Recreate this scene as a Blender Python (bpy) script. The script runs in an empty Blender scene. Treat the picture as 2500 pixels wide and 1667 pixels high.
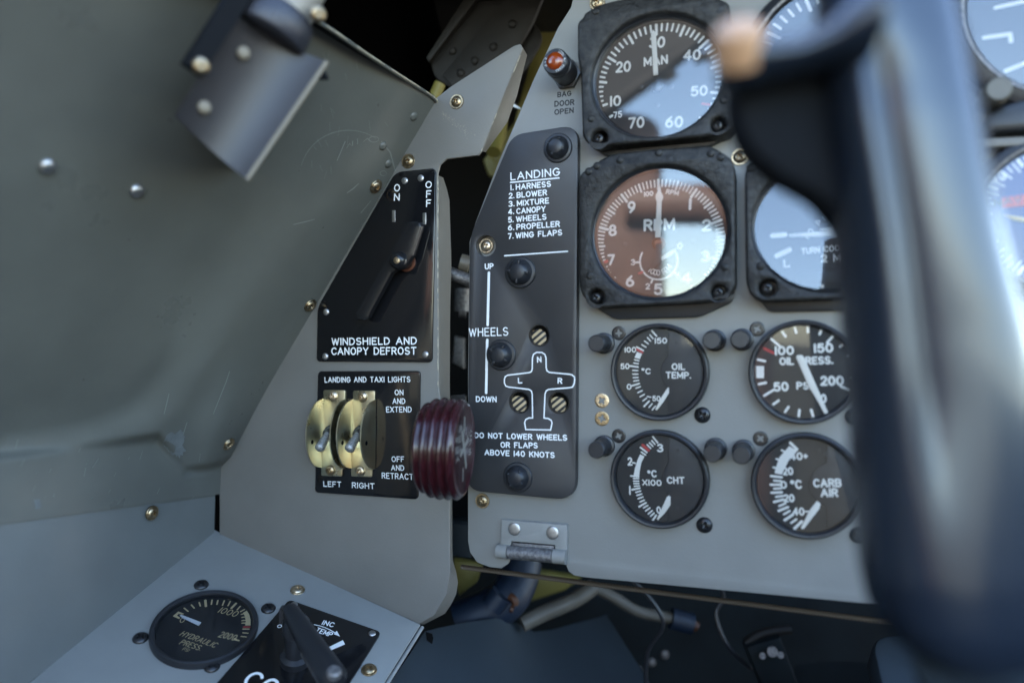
import bpy, math, random
from math import sin, cos, pi, radians, sqrt, atan2, hypot
from mathutils import Vector as V, Matrix
from mathutils.geometry import tessellate_polygon
random.seed(7)
C = bpy.context.scene.collection
SC = bpy.context.scene
# ------------------------------------------------------------------ camera, sky, sun, exposure
F, CX, CY = 1900.0, 1250.0, 833.5            # lens in pixels of the 2500 px wide photograph
cd = bpy.data.cameras.new('camera'); cam = bpy.data.objects.new('camera', cd); C.objects.link(cam)
cam.location = (0, 0, 0); cam.rotation_euler = (pi/2, 0, 0)
cd.sensor_width = 36; cd.lens = 36*F/2500; cd.clip_start = .01; cd.clip_end = 2000
cd.dof.use_dof = True; cd.dof.focus_distance = .492; cd.dof.aperture_fstop = 3.0
SC.camera = cam
SUN_EL, SUN_AZ = radians(38), radians(16)     # sun ahead of the nose, a little to the right
wd = bpy.data.worlds.new('World'); SC.world = wd; wd.use_nodes = True
nt = wd.node_tree; sk = nt.nodes.new('ShaderNodeTexSky'); sk.sky_type = 'NISHITA'; sk.sun_disc = False
sk.sun_elevation = SUN_EL; sk.sun_rotation = SUN_AZ; sk.dust_density = .7; sk.ozone_density = 1.2
bg = nt.nodes['Background']; bg.inputs[1].default_value = .13; nt.links.new(sk.outputs[0], bg.inputs[0])
sl = bpy.data.lights.new('sun', 'SUN'); sl.energy = 3.5; sl.angle = radians(.5); sl.color = (1, .93, .82)
so = bpy.data.objects.new('sun', sl); C.objects.link(so)
sd = V((sin(SUN_AZ)*cos(SUN_EL), cos(SUN_AZ)*cos(SUN_EL), sin(SUN_EL)))
so.rotation_euler = sd.to_track_quat('Z', 'Y').to_euler(); so.location = sd*5
vs = SC.view_settings; SC.display_settings.display_device = 'sRGB'
vs.view_transform = 'Standard'; vs.look = 'None'; vs.gamma = 1; vs.exposure = 3.4; vs.use_curve_mapping = False
SC.cycles.use_denoising = True; SC.cycles.max_bounces = 8; SC.cycles.diffuse_bounces = 5
SC.cycles.transparent_max_bounces = 12; SC.cycles.sample_clamp_indirect = 6; SC.cycles.caustics_reflective = False

# ------------------------------------------------------------------ frames: a pixel of the photo on a real plane
def ray(u, v): return V(((u-CX)/F, 1, -(v-CY)/F))
def at(u, v, Y): return ray(u, v)*Y
class FR:
    def __init__(s, o, x, z):
        s.o = V(o); s.z = V(z).normalized(); x = V(x); s.x = (x - s.z*x.dot(s.z)).normalized(); s.y = s.z.cross(s.x)
    def P(s, u, v, h=0):
        r = ray(u, v); return r*((h + s.o.dot(s.z))/r.dot(s.z))
    def loc(s, u, v, h=0):
        d = s.P(u, v, h) - s.o; return (d.dot(s.x), d.dot(s.y))
    def l3(s, u, v, h=0):
        a = s.loc(u, v, h); return V((a[0], a[1], h))
    def sub(s, u, v, h=0): return FR(s.P(u, v, h), s.x, s.z)
    def m(s, u, v, h=0):                      # metres per pixel (vertical)
        a = s.loc(u, v-5, h); b = s.loc(u, v+5, h); return hypot(a[0]-b[0], a[1]-b[1])/10
    def M(s):
        return Matrix(((s.x.x, s.y.x, s.z.x, s.o.x), (s.x.y, s.y.y, s.z.y, s.o.y), (s.x.z, s.y.z, s.z.z, s.o.z), (0, 0, 0, 1)))
A = radians(19.9)
NP = V((-sin(A), -cos(A), 0)); XP = V((cos(A), -sin(A), .008))
FP = FR(NP*-.45, XP, NP)                       # instrument panel and left sub-panel plane
CN = V((.126, -.387, .914)).normalized(); FC0 = FR(FP.P(525, 1298), (1, 0, 0), CN)   # side console plane
S1, S2, S3 = FP.P(1062, 250), FP.P(545, 1130), ray(0, 833)*.365
WN = (S2-S1).cross(S3-S1).normalized()
if WN.dot(S1) > 0: WN = -WN
FW = FR(S1, (0, -1, 0), WN)                    # side wall plane
WORLD = FR((0, 0, 0), (1, 0, 0), (0, 0, 1))
# ------------------------------------------------------------------ materials
def mat(name, col, rough=.5, metal=0, var=0, vscale=40, bump=0, bscale=900, coat=0, spec=.5, rvar=0, col2=None, spot=0, spotcol=(.6, .6, .6), ior=1.5, orand=0):
    m = bpy.data.materials.new(name); m.use_nodes = True; n = m.node_tree; b = n.nodes['Principled BSDF']; L = n.links.new
    b.inputs['Base Color'].default_value = (*col, 1); b.inputs['Roughness'].default_value = rough
    b.inputs['Metallic'].default_value = metal; b.inputs['Specular IOR Level'].default_value = spec
    b.inputs['Coat Weight'].default_value = coat; b.inputs['Coat Roughness'].default_value = .12; b.inputs['IOR'].default_value = ior
    tc = n.nodes.new('ShaderNodeTexCoord')
    def noise(sc, det=4, rg=.55):
        x = n.nodes.new('ShaderNodeTexNoise'); x.inputs['Scale'].default_value = sc; x.inputs['Detail'].default_value = det
        x.inputs['Roughness'].default_value = rg; L(tc.outputs['Object'], x.inputs['Vector']); return x
    def ramp(src, a, c, lo, hi):
        r = n.nodes.new('ShaderNodeMapRange'); r.inputs[1].default_value = lo; r.inputs[2].default_value = hi
        r.inputs[3].default_value = a; r.inputs[4].default_value = c; L(src, r.inputs[0]); return r.outputs[0]
    colsock = None
    if var or col2:
        x = noise(vscale); mx = n.nodes.new('ShaderNodeMix'); mx.data_type = 'RGBA'
        c2 = col2 or tuple(c*(1+var) for c in col); c1 = col if col2 else tuple(c*(1-var) for c in col)
        mx.inputs[6].default_value = (*c1, 1); mx.inputs[7].default_value = (*c2, 1)
        L(ramp(x.outputs[0], 0, 1, .3, .7), mx.inputs[0]); colsock = mx.outputs[2]
    if spot:                                   # dust specks
        x = noise(1500, 1); mx = n.nodes.new('ShaderNodeMix'); mx.data_type = 'RGBA'
        y = noise(60, 2)
        mu = n.nodes.new('ShaderNodeMath'); mu.operation = 'MULTIPLY'
        L(ramp(x.outputs[0], 0, 1, .76, .82), mu.inputs[0]); L(ramp(y.outputs[0], 0, spot, .45, .7), mu.inputs[1])
        if colsock: L(colsock, mx.inputs[6])
        else: mx.inputs[6].default_value = (*col, 1)
        mx.inputs[7].default_value = (*spotcol, 1); L(mu.outputs[0], mx.inputs[0]); colsock = mx.outputs[2]
    if orand:
        oi = n.nodes.new('ShaderNodeObjectInfo'); hs = n.nodes.new('ShaderNodeHueSaturation')
        L(ramp(oi.outputs['Random'], 1-orand, 1+orand*.3, 0, 1), hs.inputs['Value']); L(ramp(oi.outputs['Random'], .85, 1.15, 1, 0), hs.inputs['Saturation'])
        if colsock: L(colsock, hs.inputs['Color'])
        else: hs.inputs['Color'].default_value = (*col, 1)
        colsock = hs.outputs[0]
    if colsock: L(colsock, b.inputs['Base Color'])
    if rvar:
        x = noise(vscale*1.7, 5, .6); L(ramp(x.outputs[0], max(.02, rough-rvar), rough+rvar, .3, .7), b.inputs['Roughness'])
    if bump:
        x = noise(bscale, 3); bp = n.nodes.new('ShaderNodeBump'); bp.inputs['Strength'].default_value = bump
        bp.inputs['Distance'].default_value = .0006; L(x.outputs[0], bp.inputs['Height']); L(bp.outputs[0], b.inputs['Normal'])
    return m
GREY = (.178, .166, .146)
M = dict(
 paint=mat('grey_paint', GREY, .48, spec=.38, var=.06, vscale=25, bump=.14, bscale=700, rvar=.08, spot=.55, spotcol=(.32, .32, .29)),
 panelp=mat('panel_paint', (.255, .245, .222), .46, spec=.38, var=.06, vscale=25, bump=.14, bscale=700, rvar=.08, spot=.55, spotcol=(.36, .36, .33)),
 stripp=mat('strip_paint', (.135, .142, .135), .42, var=.12, vscale=14, bump=.08, bscale=500, rvar=.1, spot=.5, spotcol=(.36, .36, .34)),
 wallp=mat('worn_grey_paint', (.112, .113, .098), .38, var=.14, vscale=14, bump=.08, bscale=500, rvar=.13, spot=.5, spotcol=(.36, .36, .33)),
 console=mat('blue_grey_paint', (.25, .252, .238), .45, var=.05, vscale=30, bump=.12, bscale=900, rvar=.06, spot=.45, spotcol=(.36, .4, .42)),
 gloss=mat('gloss_black_plate', (.008, .008, .009), .10, bump=.02, bscale=300, rvar=.05, vscale=60, spot=.3, spotcol=(.16, .16, .16)),
 satin=mat('satin_black_plate', (.036, .034, .034), .42, bump=.10, bscale=1800, rvar=.05, spot=.2, spotcol=(.2, .2, .2)),
 crackle=mat('crinkled_black', (.023, .0215, .0195), .48, bump=1.0, bscale=430, rvar=.16, var=.6, vscale=240, spec=.3),
 rubber=mat('black_plastic', (.016, .017, .02), .36, bump=.15, bscale=1400),
 blackp=mat('black_paint', (.015, .0135, .012), .55, spec=.28, bump=.2, bscale=900, var=.25, vscale=60),
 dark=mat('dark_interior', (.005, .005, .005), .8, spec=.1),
 chrom=mat('zinc_chromate', (.17, .145, .032), .5, var=.25, vscale=18, bump=.1),
 white=mat('white_lettering', (.84, .84, .82), .55),
 ink=mat('black_ink', (.012, .012, .012), .35),
 cream=mat('cream_marking', (.72, .55, .28), .6),
 red=mat('red_marking', (.5, .05, .05), .6),
 face=mat('dial_black', (.013, .013, .015), .6),
 facegrey=mat('dial_charcoal', (.03, .03, .034), .55),
 needle=mat('needle_white', (.85, .84, .8), .5),
 cad=mat('cadmium_gold', (.66, .56, .37), .33, metal=1, col2=(.56, .56, .43), vscale=45, bump=.06, bscale=600, rvar=.1),
 brass=mat('cadmium_screw', (.56, .44, .29), .32, metal=1, var=.4, vscale=420, bump=.35, bscale=1300, orand=.4),
 steel=mat('bare_steel', (.50, .50, .49), .35, metal=1, var=.25, vscale=300, bump=.15, bscale=1500),
 alu=mat('rivet_aluminium', (.5, .49, .48), .42, metal=1, var=.12, vscale=600),
 cast=mat('worn_casting', (.20, .19, .185), .5, metal=.6, var=.5, vscale=500, bump=.5, bscale=1500),
 tin=mat('toggle_tin', (.42, .42, .41), .5, metal=.8, var=.4, vscale=900, bump=.3, bscale=1800),
 blackscrew=mat('black_screw', (.012, .012, .013), .28, metal=.0, bump=.1, bscale=1500),
 maroon=mat('maroon_plastic', (.034, .006, .008), .19, var=.25, vscale=200, bump=.12, bscale=900, coat=.4),
 amber=mat('amber_lens', (.20, .03, .004), .12, coat=.6, var=.3, vscale=120),
 copper=mat('copper_ring', (.16, .06, .035), .4, metal=.6),
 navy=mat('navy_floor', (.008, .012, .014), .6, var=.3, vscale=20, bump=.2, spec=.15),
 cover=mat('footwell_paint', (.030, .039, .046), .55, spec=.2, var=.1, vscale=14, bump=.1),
 bluehose=mat('blue_hose', (.006, .014, .03), .5, bump=.4, bscale=1200),
 orange=mat('orange_wire', (.07, .022, .006), .5),
 pale=mat('pale_tube', (.10, .09, .072), .5, var=.15, vscale=80),
 wire=mat('steel_cable', (.09, .065, .042), .5, metal=.5),
 blued=mat('blued_sheet', (.027, .025, .027), .4, metal=.1, var=.12, vscale=40, bump=.05),
 grip=mat('grip_plastic', (.012, .017, .027), .27, bump=.06, bscale=300, coat=.3, spec=.62),
 gripdark=mat('trigger_black', (.005, .006, .008), .7, spec=.12),
 ivory=mat('ivory_cap', (.27, .245, .205), .4),
 button=mat('copper_button', (.50, .28, .15), .35, coat=.2),
 dulltan=mat('dull_rivet', (.20, .17, .125), .5),
 ring=mat('dark_ring', (.035, .036, .045), .33, metal=.3),
 tan=mat('worn_primer', (.42, .37, .27), .6, var=.3, vscale=500),
 scuff=mat('scuff_mark', (.215, .222, .20), .6),
 primer=mat('warm_bounce_tan', (.42, .34, .22), .6, var=.1, vscale=8),
 lever=mat('lever_gloss', (.010, .010, .011), .27),
 leather=mat('brown_leather', (.135, .072, .052), .55, var=.2, vscale=20, bump=.3),
 concrete=mat('concrete', (.34, .32, .28), .9, var=.15, vscale=.8),
 olive=mat('olive_paint', (.05, .055, .025), .5),
 skyblue=mat('sky_reflection_blue', (.05, .05, .2), .5),  # sky reflection on the heading glass put into the dial colour
 pinkflag=mat('warning_flag', (.62, .10, .09), .6),
)
M['grip'].node_tree.nodes['Principled BSDF'].inputs['Specular Tint'].default_value = (.84, .91, 1, 1)
M['patch'] = mat('worn_patch', (.155, .168, .168), .45, var=.2, vscale=120)
# barber-pole stripes
def stripes():
    m = bpy.data.materials.new('barber_stripes'); m.use_nodes = True; n = m.node_tree; b = n.nodes['Principled BSDF']
    tc = n.nodes.new('ShaderNodeTexCoord'); sp = n.nodes.new('ShaderNodeSeparateXYZ'); n.links.new(tc.outputs['Object'], sp.inputs[0])
    def ma(op, a, c):
        x = n.nodes.new('ShaderNodeMath'); x.operation = op
        for i, q in enumerate((a, c)):
            if isinstance(q, (int, float)): x.inputs[i].default_value = q
            else: n.links.new(q, x.inputs[i])
        return x.outputs[0]
    d = ma('ADD', ma('MULTIPLY', sp.outputs[0], -.62), ma('MULTIPLY', sp.outputs[1], .78))
    f = ma('GREATER_THAN', ma('FRACT', ma('MULTIPLY', d, 1/.0031), 0), .5)
    mx = n.nodes.new('ShaderNodeMix'); mx.data_type = 'RGBA'; n.links.new(f, mx.inputs[0])
    mx.inputs[6].default_value = (.02, .018, .018, 1); mx.inputs[7].default_value = (.56, .42, .24, 1)
    n.links.new(mx.outputs[2], b.inputs['Base Color']); b.inputs['Roughness'].default_value = .5
    return m
M['stripes'] = stripes()
def glass(name, ior, tint=(1, 1, 1), rough=0.0):
    m = bpy.data.materials.new(name); m.use_nodes = True; n = m.node_tree; n.nodes.clear()
    o = n.nodes.new('ShaderNodeOutputMaterial'); t = n.nodes.new('ShaderNodeBsdfTransparent'); g = n.nodes.new('ShaderNodeBsdfGlossy')
    g.inputs['Roughness'].default_value = rough; g.inputs['Color'].default_value = (*tint, 1)
    fr = n.nodes.new('ShaderNodeFresnel'); fr.inputs[0].default_value = ior; mx = n.nodes.new('ShaderNodeMixShader')
    tc = n.nodes.new('ShaderNodeTexCoord'); df = n.nodes.new('ShaderNodeBsdfDiffuse'); df.inputs[0].default_value = (.5, .49, .46, 1); ms = n.nodes.new('ShaderNodeMixShader'); mm = n.nodes.new('ShaderNodeMath'); mm.operation = 'MULTIPLY'
    for i, (sc, lo, hi, top) in enumerate(((1400, .70, .80, .30), (55, .38, .72, .5))):
        x = n.nodes.new('ShaderNodeTexNoise'); x.inputs['Scale'].default_value = sc; x.inputs['Detail'].default_value = 3; n.links.new(tc.outputs['Object'], x.inputs['Vector'])
        r = n.nodes.new('ShaderNodeMapRange'); r.inputs[1].default_value = lo; r.inputs[2].default_value = hi; r.inputs[3].default_value = .02 if i == 0 else .1; r.inputs[4].default_value = top; n.links.new(x.outputs[0], r.inputs[0]); n.links.new(r.outputs[0], mm.inputs[i])
    n.links.new(fr.outputs[0], mx.inputs[0]); n.links.new(t.outputs[0], mx.inputs[1]); n.links.new(g.outputs[0], mx.inputs[2]); n.links.new(mm.outputs[0], ms.inputs[0]); n.links.new(mx.outputs[0], ms.inputs[1]); n.links.new(df.outputs[0], ms.inputs[2]); n.links.new(ms.outputs[0], o.inputs[0])
    return m
M['glass'] = glass('instrument_glass', 1.85); M['glasslow'] = glass('coated_glass', 1.38); M['glassblue'] = glass('blue_coated_glass', 1.55, (.75, .85, 1), .01)
# ------------------------------------------------------------------ mesh builder
class MB:
    def __init__(s): s.v = []; s.f = []; s.k = 0
    def add(s, vs, fs):
        o = len(s.v); s.v += [tuple(p) for p in vs]; s.f += [tuple(i+o for i in f) for f in fs]; return o
    def prism(s, out, z0, z1, bev=0, holes=(), back=True, tf=None):
        def area(p): return sum(p[i][0]*p[(i+1) % len(p)][1]-p[(i+1) % len(p)][0]*p[i][1] for i in range(len(p)))/2
        out = [tuple(p[:2]) for p in out]
        if area(out) < 0: out = out[::-1]
        hs = []
        for h in holes:
            h = [tuple(p[:2]) for p in h]; hs.append(h[::-1] if area(h) > 0 else h)
        def off(p, d):
            n = len(p); r = []
            for i in range(n):
                a, b, c = V(p[i-1]), V(p[i]), V(p[(i+1) % n]); e1 = (b-a).normalized(); e2 = (c-b).normalized()
                n1 = V((-e1.y, e1.x)); n2 = V((-e2.y, e2.x)); q = n1+n2
                q = q/max(.25, q.dot(q)/2) if q.length > 1e-6 else n1
                r.append(tuple(b+q*d))
            return r
        tops = []
        for loop in [out]+hs:
            lv = [(z0, 0), (z1-bev, 0)] + ([(z1-.3*bev, .3*bev), (z1, bev)] if bev else [])
            n = len(loop); base = len(s.v)
            for z, d in lv: s.v += [(x, y, z) for x, y in (off(loop, d) if d else loop)]
            for l in range(len(lv)-1):
                for i in range(n):
                    j = (i+1) % n; s.f.append((base+l*n+i, base+l*n+j, base+(l+1)*n+j, base+(l+1)*n+i))
            tops.append((base, n, base+(len(lv)-1)*n))
        def cap(which, flip):
            idx = []; polys = []
            for b, n, t in tops:
                st = t if which else b; idx += range(st, st+n); polys.append([V(s.v[q]) for q in range(st, st+n)])
            for tri in tessellate_polygon(polys):
                t = [idx[q] for q in tri]; a, b2, c = (V(s.v[q]) for q in t)
                up = (b2-a).cross(c-a).z > 0
                if up == flip: t = t[::-1]
                s.f.append(tuple(t))
        cap(True, False)
        if back: cap(False, True)
    def lathe(s, prof, c=(0, 0), seg=40, M=None, cap0=True, cap1=True, wob=None):
        n = len(prof); base = len(s.v)
        for i, (r, z) in enumerate(prof):
            for k in range(seg):
                a = 2*pi*k/seg; rr = r*(wob(a, i) if wob else 1); p = V((c[0]+rr*cos(a), c[1]+rr*sin(a), z))
                s.v.append(tuple(M @ p if M else p))
        for i in range(n-1):
            for k in range(seg):
                j = (k+1) % seg; s.f.append((base+i*seg+k, base+i*seg+j, base+(i+1)*seg+j, base+(i+1)*seg+k))
        if cap0: s.f.append(tuple(base+k for k in range(seg))[::-1])
        if cap1: s.f.append(tuple(base+(n-1)*seg+k for k in range(seg)))
    def tube(s, pts, r, seg=12, taper=None, twist=None):
        pts = [V(p) for p in pts]; n = len(pts); base = len(s.v); t0 = (pts[1]-pts[0]).normalized()
        u = t0.orthogonal().normalized()
        for i, p in enumerate(pts):
            t = (pts[min(n-1, i+1)]-pts[max(0, i-1)]).normalized(); u = (u-t*u.dot(t)).normalized(); w = t.cross(u)
            rr = r*(taper[i] if taper else 1)
            for k in range(seg):
                a = 2*pi*k/seg + (twist*i if twist else 0); q = rr*(1+(.22*cos(6*2*pi*k/seg) if twist else 0))
                s.v.append(tuple(p+(u*cos(a)+w*sin(a))*q))
        for i in range(n-1):
            for k in range(seg):
                j = (k+1) % seg; s.f.append((base+i*seg+k, base+i*seg+j, base+(i+1)*seg+j, base+(i+1)*seg+k))
        s.f.append(tuple(base+k for k in range(seg))[::-1]); s.f.append(tuple(base+(n-1)*seg+k for k in range(seg)))
    def box(s, a, b):
        (x0, y0, z0), (x1, y1, z1) = a, b
        s.add([(x0, y0, z0), (x1, y0, z0), (x1, y1, z0), (x0, y1, z0), (x0, y0, z1), (x1, y0, z1), (x1, y1, z1), (x0, y1, z1)],
              [(3, 2, 1, 0), (4, 5, 6, 7), (0, 1, 5, 4), (1, 2, 6, 5), (2, 3, 7, 6), (3, 0, 4, 7)])
    def loft(s, rows, thick=None):
        n = len(rows[0]); base = len(s.v)
        for r in rows: s.v += [tuple(p) for p in r]
        for i in range(len(rows)-1):
            for k in range(n-1): s.f.append((base+i*n+k, base+i*n+k+1, base+(i+1)*n+k+1, base+(i+1)*n+k))
    def quad(s, pts): s.add(pts, [tuple(range(len(pts)))])
    def stroke(s, pts, w, z, closed=False, cap=True):
        if not closed and len(pts) > 2:          # break at sharp corners so that every leg keeps its width
            P = [V((p[0], p[1])) for p in pts]
            for i in range(1, len(P)-1):
                a, c = P[i]-P[i-1], P[i+1]-P[i]
                if a.length > 1e-8 and c.length > 1e-8 and a.normalized().dot(c.normalized()) < .62:
                    s.stroke(pts[:i+1], w, z); s.stroke(pts[i:], w, z); return
        s.k += 1; z = z + (s.k % 5)*1.2e-5
        P = [V((p[0], p[1])) for p in pts]; Q = [P[0]]
        for p in P[1:]:
            if (p-Q[-1]).length > 1e-7: Q.append(p)
        if closed and (Q[0]-Q[-1]).length < 1e-6: Q.pop()
        n = len(Q); h = w/2; Lp = []; Rp = []
        if n < 2: return
        for i in range(n):
            if closed: a, c = Q[i-1], Q[(i+1) % n]
            else: a, c = Q[max(0, i-1)], Q[min(n-1, i+1)]
            e1 = (Q[i]-a).normalized() if (Q[i]-a).length > 0 else (c-Q[i]).normalized()
            e2 = (c-Q[i]).normalized() if (c-Q[i]).length > 0 else e1
            n1 = V((-e1.y, e1.x)); n2 = V((-e2.y, e2.x)); q = n1+n2; q = q/max(.55, q.dot(q)/2)
            Lp.append(Q[i]+q*h); Rp.append(Q[i]-q*h)
        o = len(s.v); s.v += [(p.x, p.y, z) for p in Lp]+[(p.x, p.y, z) for p in Rp]
        for i in range(n if closed else n-1):
            j = (i+1) % n; s.f.append((o+n+i, o+n+j, o+j, o+i))
        if cap and not closed:
            for e, t in ((0, Q[0]-Q[1]), (n-1, Q[-1]-Q[-2])):
                a0 = atan2(t.y, t.x); c = Q[e]
                ring = [(c.x+h*cos(a0+x*pi/8), c.y+h*sin(a0+x*pi/8), z) for x in range(-4, 5)]
                s.add(ring, [tuple(range(9))])
    def build(s, name, m, parent=None, sharp=38, smooth=True):
        me = bpy.data.meshes.new(name); me.from_pydata(s.v, [], s.f); me.materials.append(M[m] if isinstance(m, str) else m)
        if smooth:
            for p in me.polygons: p.use_smooth = True
            me.set_sharp_from_angle(angle=radians(sharp))
        o = bpy.data.objects.new(name, me); C.objects.link(o)
        if parent: o.parent = parent
        return o
def thing(name, label, cat, fr=WORLD, group=None):
    o = bpy.data.objects.new(name, None); C.objects.link(o); o.empty_display_size = .01; o.matrix_world = fr.M()
    o['label'] = label; o['category'] = cat
    if group: o['group'] = group
    return o
def tag(o, label, cat, fr=None, group=None):
    o['label'] = label; o['category'] = cat
    if group: o['group'] = group
    if fr: o.matrix_world = fr.M()
    return o
def inst(name, me, parent, loc, rot=0, tilt=None, label=None):
    o = bpy.data.objects.new(name, me); C.objects.link(o); o.parent = parent
    R = tilt if tilt else Matrix.Identity(4)
    o.matrix_local = Matrix.Translation(V(loc)) @ R @ Matrix.Rotation(rot, 4, 'Z')
    if label: o['label'] = label
    return o
def circ(c, r, n=48, ry=None): return [(c[0]+r*cos(2*pi*k/n), c[1]+(ry or r)*sin(2*pi*k/n)) for k in range(n)]
def rnd(pts, rad, n=6):
    out = []; N = len(pts); rad = rad if hasattr(rad, '__len__') else [rad]*N
    for i in range(N):
        a, b, c = V(pts[i-1][:2]), V(pts[i][:2]), V(pts[(i+1) % N][:2]); d1 = (a-b); d2 = (c-b)
        r = min(rad[i], d1.length*.48, d2.length*.48)
        if r < 1e-6: out.append(tuple(b)); continue
        p, q = b+d1.normalized()*r, b+d2.normalized()*r
        for k in range(n+1):
            t = k/n; out.append(tuple(p*(1-t)**2+b*2*t*(1-t)+q*t*t))
    return out
def smoothpath(pts, n=8):
    P = [V(p) for p in pts]; out = []
    for i in range(len(P)-1):
        a, b, c, d = P[max(0, i-1)], P[i], P[i+1], P[min(len(P)-1, i+2)]
        for k in range(n):
            t = k/n; out.append(.5*((2*b)+(c-a)*t+(2*a-5*b+4*c-d)*t*t+(3*b-a-3*c+d)*t**3))
    out.append(P[-1]); return out
# ------------------------------------------------------------------ engraving font (single stroke, round ends)
def ar(cx, cy, rx, ry, a0, a1, n=10): return [(cx+rx*cos(radians(a0+(a1-a0)*k/n)), cy+ry*sin(radians(a0+(a1-a0)*k/n))) for k in range(n+1)]
_S = ar(.3, .74, .27, .26, 35, 180, 8)+ar(.3, .74, .27, .24, 180, 270, 5)[1:]+ar(.3, .26, .29, .24, 90, 0, 5)[1:]+ar(.3, .26, .29, .26, 0, -150, 9)[1:]
G = {
'A': (.74, [[(0, 0), (.37, 1), (.74, 0)], [(.13, .34), (.61, .34)]]),
'B': (.6, [[(0, 0), (0, 1), (.32, 1)]+ar(.32, .76, .25, .24, 90, -90)+[(0, .52)], [(.3, .52)]+ar(.33, .26, .27, .26, 90, -90)+[(0, 0)]]),
'C': (.66, [ar(.36, .5, .36, .5, 42, 318, 18)]),
'D': (.64, [[(0, 0), (0, 1), (.22, 1)]+ar(.22, .5, .42, .5, 90, -90, 14)+[(0, 0)]]),
'E': (.54, [[(.54, 1), (0, 1), (0, 0), (.54, 0)], [(0, .52), (.44, .52)]]),
'F': (.52, [[(.52, 1), (0, 1), (0, 0)], [(0, .52), (.42, .52)]]),
'G': (.68, [ar(.36, .5, .36, .5, 42, 350, 18)+[(.71, .46), (.42, .46)]]),
'H': (.62, [[(0, 0), (0, 1)], [(.62, 0), (.62, 1)], [(0, .52), (.62, .52)]]),
'I': (.02, [[(.01, 0), (.01, 1)]]),
'J': (.5, [[(.5, 1), (.5, .25)]+ar(.25, .25, .25, .25, 0, -180)]),
'K': (.62, [[(0, 0), (0, 1)], [(.6, 1), (0, .38)], [(.22, .6), (.62, 0)]]),
'L': (.5, [[(0, 1), (0, 0), (.5, 0)]]),
'M': (.78, [[(0, 0), (0, 1), (.39, .2), (.78, 1), (.78, 0)]]),
'N': (.62, [[(0, 0), (0, 1), (.62, 0), (.62, 1)]]),
'O': (.7, [ar(.35, .5, .35, .5, 90, 450, 26)]),
'P': (.58, [[(0, 0), (0, 1), (.3, 1)]+ar(.3, .74, .28, .26, 90, -90)+[(0, .48)]]),
'R': (.6, [[(0, 0), (0, 1), (.3, 1)]+ar(.3, .75, .28, .25, 90, -90)+[(0, .5)], [(.3, .5), (.6, 0)]]),
'S': (.6, [_S]),
'T': (.62, [[(0, 1), (.62, 1)], [(.31, 1), (.31, 0)]]),
'U': (.62, [[(0, 1), (0, .31)]+ar(.31, .31, .31, .31, 180, 360)+[(.62, 1)]]),
'V': (.68, [[(0, 1), (.34, 0), (.68, 1)]]),
'W': (.92, [[(0, 1), (.23, 0), (.46, .9), (.69, 0), (.92, 1)]]),
'X': (.64, [[(0, 0), (.64, 1)], [(0, 1), (.64, 0)]]),
'Y': (.66, [[(0, 1), (.33, .5), (.66, 1)], [(.33, .5), (.33, 0)]]),
'0': (.6, [ar(.3, .5, .3, .5, 90, 450, 26)]),
'1': (.02, [[(.01, 0), (.01, 1)]]),
'2': (.58, [ar(.29, .72, .27, .28, 160, -35, 11)+[(0, 0), (.58, 0)]]),
'3': (.56, [ar(.27, .75, .25, .25, 150, -90, 10), ar(.27, .26, .29, .26, 90, -150, 12)]),
'4': (.64, [[(.48, 0), (.48, 1), (0, .28), (.64, .28)]]),
'5': (.58, [[(.52, 1), (.1, 1), (.05, .55)]+ar(.28, .33, .3, .33, 130, -150, 12)]),
'6': (.58, [ar(.29, .3, .28, .3, 90, 450, 20), [(.02, .36), (.1, .66), (.42, 1)]]),
'7': (.56, [[(0, 1), (.56, 1), (.18, 0)]]),
'8': (.58, [ar(.29, .76, .24, .24, 90, 450, 18), ar(.29, .26, .29, .26, 90, 450, 18)]),
'9': (.58, [ar(.29, .7, .28, .3, 90, 450, 20), [(.56, .64), (.48, .34), (.16, 0)]]),
'.': (.04, [[(.0, .04), (.04, .04)]]), '-': (.4, [[(0, .5), (.4, .5)]]), '+': (.4, [[(0, .5), (.4, .5)], [(.2, .25), (.2, .75)]]),
'o': (.34, [ar(.17, .83, .15, .15, 0, 360, 14)]), ' ': (.34, []),
}
def text(mb, fr, s, u0, v0, u1, v1, hpx, wt=.15, z=0, gap=.30, slant=0, hz=None, top=None):
    """single-stroke lettering with its baseline from pixel (u0,v0) to (u1,v1), cap height hpx"""
    hz = z if hz is None else hz
    a, b = V(fr.loc(u0, v0, hz)), V(fr.loc(u1, v1, hz)); h = hpx*fr.m((u0+u1)/2, (v0+v1)/2, hz)
    return text2(mb, s, a, b, h, wt, z+7e-5, gap, slant)
def text2(mb, s, a, b, h, wt, z, gap=.30, slant=0):
    a, b = V(a), V(b); tot = sum(G[c][0] for c in s)+gap*(len(s)-1); wt *= 1.22 if wt < .185 else 1.02; w = wt*h
    d = (b-a); ln = d.length; d.normalize(); n = V((-d.y, d.x)); sx = max(1e-9, (ln-w))/max(tot, .02); x = 0
    if tot < .1: sx = h
    for c in s:
        gw, st = G[c]
        for q in st:
            mb.stroke([a+d*(w/2+(x+p[0]+slant*p[1])*sx)+n*(w/2+p[1]*(h-w)) for p in q], w, z, closed=(len(q) > 12 and hypot(q[0][0]-q[-1][0], q[0][1]-q[-1][1]) < 1e-6))
        x += gw+gap
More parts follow.
